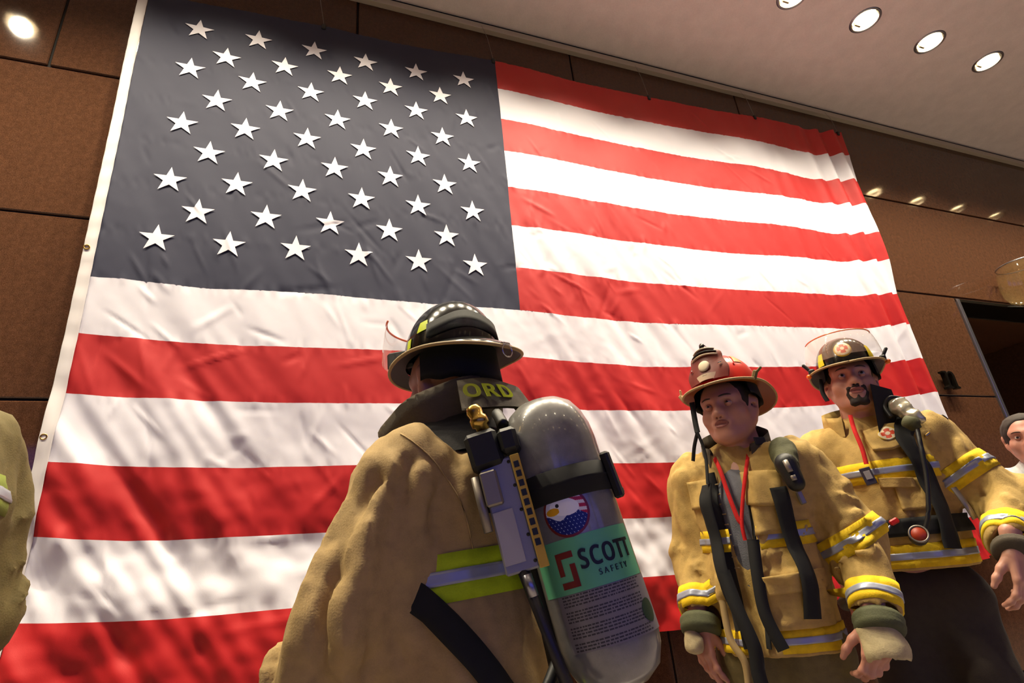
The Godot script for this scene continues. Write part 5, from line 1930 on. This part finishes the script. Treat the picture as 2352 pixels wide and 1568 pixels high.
# ---- firefighter in the black helmet, looking up
func build_right() -> void:
	var base := Vector3(1.97, 0, -1.49)
	var yaw := -0.835
	var root := thing("person", "bearded firefighter in a yellow-banded tan coat below a black helmet", "person", base, yaw)
	var W := root_xf(base, yaw)
	var J := {"neck": Vector3(-0.01, 1.555, -0.01), "chest": Vector3(0.01, 1.41, 0.0), "waist": Vector3(0.0, 1.23, 0.01), "hem": Vector3(0.0, 1.085, 0.01), "hip": Vector3(0.0, 0.96, 0.0),
		"shL": Vector3(0.195, 1.495, 0.0), "elL": Vector3(0.315, 1.265, 0.03), "wrL": Vector3(0.262, 1.150, 0.19),
		"shR": Vector3(-0.185, 1.495, 0.0), "elR": Vector3(-0.235, 1.25, -0.02), "wrR": Vector3(-0.20, 1.05, 0.06), "sleeve": 0.082, "wide": 1.25, "step": 0.05}
	var hx := xf(Vector3(0.0, 1.735, 0.030), Vector3(-0.16, 0.06, -0.04))
	var hf := head_field(0.98)
	var hands := [[hand_field([0.45, 0.5, 0.6, 0.7], 0.5), hand_xf(Vector3(0.250, 1.125, 0.225), Vector3(-0.12, -1, 0.12), Vector3(-0.75, 0, -0.65), true)], [hand_field([0.5, 0.5, 0.6, 0.6]), hand_xf(Vector3(-0.20, 1.02, 0.075), Vector3(0, -1, 0.1), Vector3(1, 0, 0))]]
	var body := part(root, "body", body_mesh(J, hx, hf, hands).mesh(), M.skin_pale)
	face_bits(body, hx, 0.42, hf)
	hair_cap(root, hx, 0.6, 0.003)
	# moustache and goatee
	var bf := Field.new()
	bf.k = 0.010
	for q: float in [-1.0, 1.0]:
		bf.put(Vector3(0.002 * q, -0.044, 0.0975), Vector3(0.024 * q, -0.049, 0.0875), 0.0052, 0.0050)
		bf.put(Vector3(0.024 * q, -0.049, 0.0875), Vector3(0.028 * q, -0.072, 0.0795), 0.0050, 0.0060)
		bf.put(Vector3(0.028 * q, -0.072, 0.0785), Vector3(0.018 * q, -0.100, 0.0755), 0.0060, 0.0100)
	bf.put(Vector3(-0.016, -0.101, 0.0775), Vector3(0.016, -0.101, 0.0775), 0.0135, 0.0135)
	bf.put(Vector3(0, -0.080, 0.0875), Vector3(0, -0.098, 0.0835), 0.0048, 0.0090)
	bf.noise = fold_noise(97, 60.0)
	bf.amp = 0.0022
	var ba := Acc.new()
	nets(ba, bf, Vector3(-0.05, -0.13, 0.04), Vector3(0.05, -0.03, 0.11), 0.0026, hx)
	part(root, "beard", ba.mesh(), M.hair, "dark goatee and moustache")
	var f := coat_field(J, 25)
	f.cut(Vector3(-0.025, 1.66, 0.14), Vector3(-0.045, 1.40, 0.18), 0.050, 0.018)
	f.cut(Vector3(-0.045, 1.40, 0.185), Vector3(-0.06, 1.04, 0.20), 0.018, 0.012)
	var fwd := Vector3(0, 0, -1)
	for e in [[Vector3(0.15, 1.50, 0.2), Vector3(0.11, 1.44, 0.2), Vector3(0.05, 1.44, 0.2)], [Vector3(0.17, 1.36, 0.2), Vector3(0.10, 1.31, 0.2), Vector3(0.02, 1.29, 0.2)], [Vector3(0.15, 1.27, 0.2), Vector3(0.08, 1.25, 0.2), Vector3(0.0, 1.26, 0.2)], [Vector3(-0.14, 1.45, 0.2), Vector3(-0.11, 1.35, 0.2), Vector3(-0.10, 1.24, 0.2)], [Vector3(0.12, 1.19, 0.2), Vector3(0.06, 1.17, 0.2), Vector3(-0.02, 1.18, 0.2)]]:
		ridge(f, e, fwd, 0.008)
	var coat := make_coat(root, f, J, M.coat_gold, 0.0085)
	var ft := coat_field(J, 25, false)
	stripe_set(coat, ft, Vector3(0.0, 1.402, 0.0), Vector3(0, 1, 0.02), 0.0, TAU, "yellow", 0.072, 0.26)
	stripe_set(coat, ft, Vector3(0.0, 1.128, 0.01), Vector3.UP, 0.0, TAU, "yellow", 0.070, 0.26)
	stripe_set(coat, f, (J.shL as Vector3).lerp(J.elL, 0.52), (J.elL - J.shL).normalized(), 0.0, TAU, "yellow", 0.072, 0.12)
	for e in ["L", "R"]:
		var ax: Vector3 = (J["wr" + e] - J["el" + e]).normalized()
		stripe_set(coat, f, (J["el" + e] as Vector3).lerp(J["wr" + e], 0.88), ax, 0.0, TAU, "yellow", 0.070, 0.11)
		part(coat, "cuff", cuff(J["wr" + e] + ax * 0.055, ax, 0.056, 0.03), M.collar_dark)
	# collar with its dark flap standing up by the chin
	collar(coat, Vector3(-0.01, 1.545, -0.005), Vector2(0.122, 0.118), Vector2(0.116, 0.112), func(an: float) -> float: return 0.095 - 0.03 * cos(an), 0.55, M.coat_gold, Vector3(0.06, 0, 0))
	var fl := []
	for j in 9:
		var row := []
		for i in 7:
			var s := i / 6.0
			var t := j / 8.0
			row.append(Vector3(0.050 + 0.066 * s - 0.030 * (1 - t) * (1 - s), 1.535 + 0.170 * t - 0.02 * s * t - (0.06 * (1 - s) * (1 - t)), 0.122 - 0.070 * s + 0.012 * sin(t * 3.0)))
		fl.append(row)
	part(coat, "throat_flap", sheet(fl), M.lining, "dark collar flap")
	part(coat, "throat_flap", sheet(back_of(fl, 0.008)), M.collar_dark)
	# chest flap with a crest patch, pockets
	part(coat, "chest_flap", lay_patch(f, Vector3(0.045, 1.512, 0.2), Vector3(0.125, 0.012, -0.02), Vector3(0.0, -0.095, 0), Vector3(0, 0, -1), 0.022, 12, 10, func(q: Vector2) -> Vector2: return Vector2(q.x * (1.0 - 0.25 * maxf(q.y, 0.0)), q.y * (1.0 - 0.35 * absf(q.x)))), M.coat_gold, "tan chest flap")
	part(coat, "crest_patch", lay_patch(f, Vector3(0.050, 1.522, 0.2), Vector3(0.062, 0.006, 0), Vector3(0, -0.050, 0), Vector3(0, 0, -1), 0.0250, 12, 10, round_warp, true), tex_mat(crest(7), 0.6))
	part(coat, "pocket", lay_patch(f, Vector3(0.07, 1.315, 0.2), Vector3(0.11, 0, 0), Vector3(0, -0.10, 0), Vector3(0, 0, -1), 0.012), M.coat_gold)
	part(coat, "pocket_flap", lay_patch(f, Vector3(0.025, 1.355, 0.2), Vector3(0.10, -0.01, 0), Vector3(0, -0.032, 0), Vector3(0, 0, -1), 0.022), M.coat_gold)
	part(coat, "shoulder_seam", tube([f.hit(Vector3(0.235, 1.70, 0.05), Vector3.DOWN, 0.3), f.hit(Vector3(0.25, 1.70, 0.02), Vector3.DOWN, 0.3), f.hit(Vector3(0.255, 1.70, -0.03), Vector3.DOWN, 0.3)], 0.004, 6), M.collar_dark)
	trousers(root, J, M.pants_dark, 33)
	# black helmet with raised clear shield and round front emblem
	var sh := Shell.new()
	sh.a = 0.124
	sh.b = 0.100
	sh.h = 0.118
	sh.front = 0.036
	var h := helmet("black fire helmet with round white emblem and raised clear shield", W * xf(Vector3(0.002, 1.803, 0.014), Vector3(0.02, 0.02, 0.0)), sh, M.shell_black, M.trim_tan, M.trim_dark)
	helmet_flaps(h, sh, 1.0, 0.075, M.black_web)
	helmet_disc(h, sh, "front_emblem", -0.04, 0.27, 0.030, tex_mat(crest(3), 0.5))
	helmet_mark(h, sh, "yellow_marking", 0.80, 1.12, 0.03, 0.30, M.neon_yellow, 0.05, 0.004)
	helmet_mark(h, sh, "yellow_marking", -1.12, -0.80, 0.03, 0.30, M.neon_yellow, 0.05, 0.004)
	helmet_visor(h, 0.134, 0.12, 1.02, 1.45, Vector3(0, 0.004, 0.0), -0.04)
	for s: float in [-1.0, 1.0]:
		part(h, "shield_pivot", joined([[cbox(Vector3(0.022, 0.022, 0.045), 0.005), xf(Vector3(0, 0, 0))], [cbox(Vector3(0.012, 0.045, 0.018), 0.004), xf(Vector3(0.012 * s, 0.02, 0), Vector3(0, 0, -0.6 * s))]]), M.black).position = sh.brim(1.35 * s, 0.75) + Vector3(0, 0.008, 0)
		part(h, "shield_knob", cbox(Vector3(0.018, 0.016, 0.026), 0.005), M.neon_orange).position = sh.brim(1.35 * s, 1.2) + Vector3(0, -0.004, 0)
	part(h, "chin_strap", ribbon([sh.brim(-1.25, 0.0) + Vector3(0, -0.03, 0), sh.brim(-1.25, 0.0) + Vector3(-0.01, -0.08, 0.01), sh.brim(-1.2, 0.0) + Vector3(-0.005, -0.12, 0.015)], 0.016, Vector3(0.3, 0, 1)), M.black_web)
	# gear
	var hn := thing("pack_harness", "dark harness straps and hose on the black-helmeted firefighter's coat", "harness")
	hn.transform = W
	part(hn, "shoulder_strap", lay_strap(ft, [Vector3(0.115, 1.56, 0.08), Vector3(0.13, 1.48, 0.2), Vector3(0.145, 1.38, 0.2), Vector3(0.15, 1.26, 0.2), Vector3(0.13, 1.14, 0.2)], 0.052, 0.024), M.black_web)
	part(hn, "waist_belt", wrap_band(ft, Vector3(0, 1.215, 0.01), Vector3.UP, 0.055, 0.012, 0.0, TAU, 48, Vector3(0, 0, 1), 0.26), M.black_web)
	part(hn, "hose", tube(curve([Vector3(0.135, 1.54, 0.165), Vector3(0.120, 1.46, 0.205), Vector3(0.105, 1.36, 0.215), Vector3(0.075, 1.25, 0.222), Vector3(0.045, 1.19, 0.215)], 26), 0.0075, 10), M.rubber)
	for s: float in [-1.0, 1.0]:
		part(hn, "buckle", cbox(Vector3(0.022, 0.009, 0.008), 0.002), M.brass).transform = xf(ft.hit(Vector3(0.138 + 0.024 * s, 1.500, 0.4), Vector3(0, 0, -1), 0.4) + Vector3(0, 0, 0.016), Vector3(0, 0.4, 0.5))
	part(hn, "strap_label", ribbon([Vector3(0.175, 1.32, 0.14), Vector3(0.19, 1.26, 0.15), Vector3(0.20, 1.22, 0.14)], 0.018, Vector3(0.5, 0, 1)), M.steel_dull)
	var rg := thing("face_mask", "steel and clear breathing mask at the black-helmeted firefighter's shoulder", "mask")
	rg.transform = W
	var rf := Field.new()
	rf.k = 0.016
	rf.put(Vector3(0.112, 1.610, 0.110), Vector3(0.135, 1.575, 0.130), 0.032, 0.026)
	rf.put(Vector3(0.140, 1.565, 0.150), Vector3(0.150, 1.550, 0.155), 0.018, 0.016)
	rf.noise = fold_noise(95, 22.0)
	rf.amp = 0.010
	var ra := Acc.new()
	nets(ra, rf, Vector3(0.05, 1.51, 0.04), Vector3(0.20, 1.67, 0.21), 0.006)
	part(rg, "lens", ra.mesh(), mat(Color(0.72, 0.70, 0.62), 0.22, 0.5))
	part(rg, "rim", tube(curve([Vector3(0.078, 1.575, 0.125), Vector3(0.072, 1.62, 0.105), Vector3(0.10, 1.65, 0.085), Vector3(0.14, 1.635, 0.085)], 20), 0.008, 8), M.rubber)
	part(rg, "regulator", tube([Vector3(0.108, 1.550, 0.160), Vector3(0.125, 1.535, 0.172), Vector3(0.130, 1.515, 0.172)], [0.020, 0.024, 0.016], 14), M.mask_green)
	var dv := thing("chest_gauge", "black gauge with orange face on the black-helmeted firefighter's belt", "gauge")
	dv.transform = W
	var dx := xf(Vector3(0.030, 1.190, 0.225), Vector3(PI / 2 - 0.3, 0, 0))
	part(dv, "housing", lathe([[0.0, -0.03], [0.026, -0.03], [0.028, 0.0], [0.027, 0.006], [0.0, 0.006]], 24), M.rubber).transform = dx
	part(dv, "face", lathe([[0.0215, 0.0055], [0.020, 0.0085], [0.0, 0.0095]], 24), mat(Color(0.62, 0.18, 0.03), 0.5)).transform = dx
	part(dv, "rim", lathe([[0.0275, 0.002], [0.0275, 0.009], [0.023, 0.010], [0.022, 0.006]], 24), M.steel_dull).transform = dx
	var rc := thing("release_clip", "small red clip on the black-helmeted firefighter's belt", "clip")
	rc.transform = W
	part(rc, "body", cbox(Vector3(0.028, 0.018, 0.016), 0.004), mat(Color(0.75, 0.08, 0.03), 0.45)).transform = xf(Vector3(-0.022, 1.235, 0.215), Vector3(0, 0, 0.4))
	part(rc, "pin", tube([Vector3(-0.035, 1.225, 0.215), Vector3(-0.050, 1.21, 0.215)], 0.003, 8), M.steel)
	var ly := thing("lanyard", "red lanyard with a badge on the black-helmeted firefighter's chest", "lanyard")
	ly.transform = W
	part(ly, "ribbon", ribbon([Vector3(-0.040, 1.61, 0.105), Vector3(-0.045, 1.55, 0.150), Vector3(-0.042, 1.48, 0.175), Vector3(-0.045, 1.425, 0.188)], 0.014, Vector3(0, 0, 1)), M.lanyard)
	part(ly, "badge_card", cbox(Vector3(0.034, 0.058, 0.006), 0.002), mat(Color(0.22, 0.20, 0.20), 0.3)).transform = xf(Vector3(-0.052, 1.385, 0.196), Vector3(-0.1, 0.1, 0.15))
	part(ly, "badge_photo", cbox(Vector3(0.020, 0.028, 0.002), 0.0005), mat(Color(0.55, 0.53, 0.52), 0.4)).transform = xf(Vector3(-0.051, 1.388, 0.2), Vector3(-0.1, 0.1, 0.15))

func round_warp(q: Vector2) -> Vector2:
	# square to disc
	var x := q.x * 2
	var y := q.y * 2
	return Vector2(x * sqrt(1 - y * y / 2), y * sqrt(1 - x * x / 2)) * 0.5

func crest(sd: int) -> ImageTexture:
	var n := 96
	var im := Image.create(n, n, false, Image.FORMAT_RGB8)
	var fn := fold_noise(sd, 0.05)
	for j in n:
		for i in n:
			var x := (i + 0.5) / n * 2 - 1
			var y := (j + 0.5) / n * 2 - 1
			var r := sqrt(x * x + y * y)
			var c := Color(0.86, 0.80, 0.66)
			if r > 0.86:
				c = Color(0.80, 0.66, 0.12)
			elif absf(x) < 0.16 + 0.25 * absf(y) and r < 0.6 or absf(y) < 0.16 + 0.25 * absf(x) and r < 0.6:
				c = Color(0.78, 0.26, 0.14)
			if r < 0.22:
				c = Color(0.86, 0.80, 0.70)
			im.set_pixel(i, j, c * (0.95 + 0.1 * fn.get_noise_2d(i, j)))
	return ImageTexture.create_from_image(im)

# ---- coat at the left edge of the picture
func build_left_edge() -> void:
	var base := Vector3(-0.685, 0, -1.26)
	var yaw := -1.75
	var root := thing("person", "firefighter's back in an olive-tan coat cut off by the left picture edge", "person", base, yaw)
	var J := {"neck": Vector3(0, 1.575, 0.0), "chest": Vector3(0, 1.40, -0.02), "waist": Vector3(0, 1.12, 0.0), "hem": Vector3(0, 0.85, 0.0), "hip": Vector3(0, 0.92, 0.0),
		"shL": Vector3(0.19, 1.505, -0.02), "elL": Vector3(0.25, 1.20, -0.05), "wrL": Vector3(0.25, 1.0, 0.10),
		"shR": Vector3(-0.19, 1.505, -0.02), "elR": Vector3(-0.25, 1.20, -0.05), "wrR": Vector3(-0.25, 1.0, 0.1), "step": 0.12}
	var hx := xf(Vector3(0, 1.72, 0.04), Vector3(0.1, 0, 0))
	var hands := [[hand_field([0.5, 0.5, 0.6, 0.6]), hand_xf(J.wrL + Vector3(0, -0.04, 0.03), Vector3(0, -1, 0.3), Vector3(-1, 0, 0))], [hand_field([0.5, 0.5, 0.6, 0.6]), hand_xf(J.wrR + Vector3(0, -0.04, 0.03), Vector3(0, -1, 0.3), Vector3(1, 0, 0), true)]]
	part(root, "body", body_mesh(J, hx, head_field(), hands, 0.006).mesh(), M.skin)
	hair_cap(root, hx, 0.6, 0.006)
	var f := coat_field(J, 35)
	var coat := make_coat(root, f, J, M.coat_olive, 0.012)
	var ft := coat_field(J, 35, false)
	stripe_set(coat, ft, Vector3(0, 1.415, -0.01), Vector3.UP, 0.0, TAU, "lime_worn", 0.075, 0.30)
	stripe_set(coat, ft, Vector3(0, 0.93, 0.0), Vector3.UP, 0.0, TAU, "lime_worn", 0.075, 0.30)
	collar(coat, Vector3(0, 1.52, 0.0), Vector2(0.13, 0.13), Vector2(0.12, 0.12), func(_an: float) -> float: return 0.08, 0.4, M.collar_dark)
	trousers(root, J, M.coat_olive, 34)

# ---- bystander at the right edge
func build_far_right() -> void:
	var base := Vector3(3.25, 0, -1.66)
	var yaw := -1.2
	var root := thing("person", "dark-haired person in a white shirt at the right picture edge by the doorway", "person", base, yaw)
	var J := {"neck": Vector3(0, 1.43, 0.0), "chest": Vector3(0, 1.27, 0.0), "waist": Vector3(0, 1.05, 0.0), "hem": Vector3(0, 0.92, 0.0), "hip": Vector3(0, 0.90, 0.0),
		"shL": Vector3(0.17, 1.36, 0.0), "elL": Vector3(0.22, 1.10, -0.03), "wrL": Vector3(0.22, 0.90, 0.08),
		"shR": Vector3(-0.17, 1.36, 0.0), "elR": Vector3(-0.22, 1.10, -0.03), "wrR": Vector3(-0.22, 0.90, 0.08)}
	var hx := xf(Vector3(0, 1.555, 0.03), Vector3(0, 0.1, 0))
	var hf := head_field()
	var hands := [[hand_field([0.5, 0.5, 0.6, 0.6]), hand_xf(J.wrL, Vector3(0, -1, 0.3), Vector3(-1, 0, 0))], [hand_field([0.5, 0.5, 0.6, 0.6]), hand_xf(J.wrR, Vector3(0, -1, 0.3), Vector3(1, 0, 0), true)]]
	var body := part(root, "body", body_mesh(J, hx, hf, hands, 0.005).mesh(), M.skin)
	face_bits(body, hx, 0.4, hf)
	hair_cap(root, hx, 0.9, 0.010)
	var sf := Field.new()
	sf.k = 0.05
	sf.put(J.chest, J.hip, 0.125, 0.135, 1.3)
	sf.put(J.shL, J.shR, 0.075, 0.075)
	sf.put(J.neck, J.chest, 0.07, 0.11)
	for e in ["L", "R"]:
		sf.put(J["sh" + e], (J["sh" + e] as Vector3).lerp(J["el" + e], 0.8), 0.072, 0.068)
	sf.cut(Vector3(0, 1.50, 0.02), Vector3(0, 1.60, 0.0), 0.065, 0.1)
	sf.planes.append(Plane(Vector3.DOWN, -0.94))
	sf.noise = fold_noise(66, 5.0)
	sf.amp = 0.010
	var sa := Acc.new()
	nets(sa, sf, Vector3(-0.36, 0.84, -0.24), Vector3(0.36, 1.53, 0.24), 0.013)
	part(root, "shirt", sa.mesh(), M.shirt_white)
	trousers(root, J, M.pants_dark, 36)
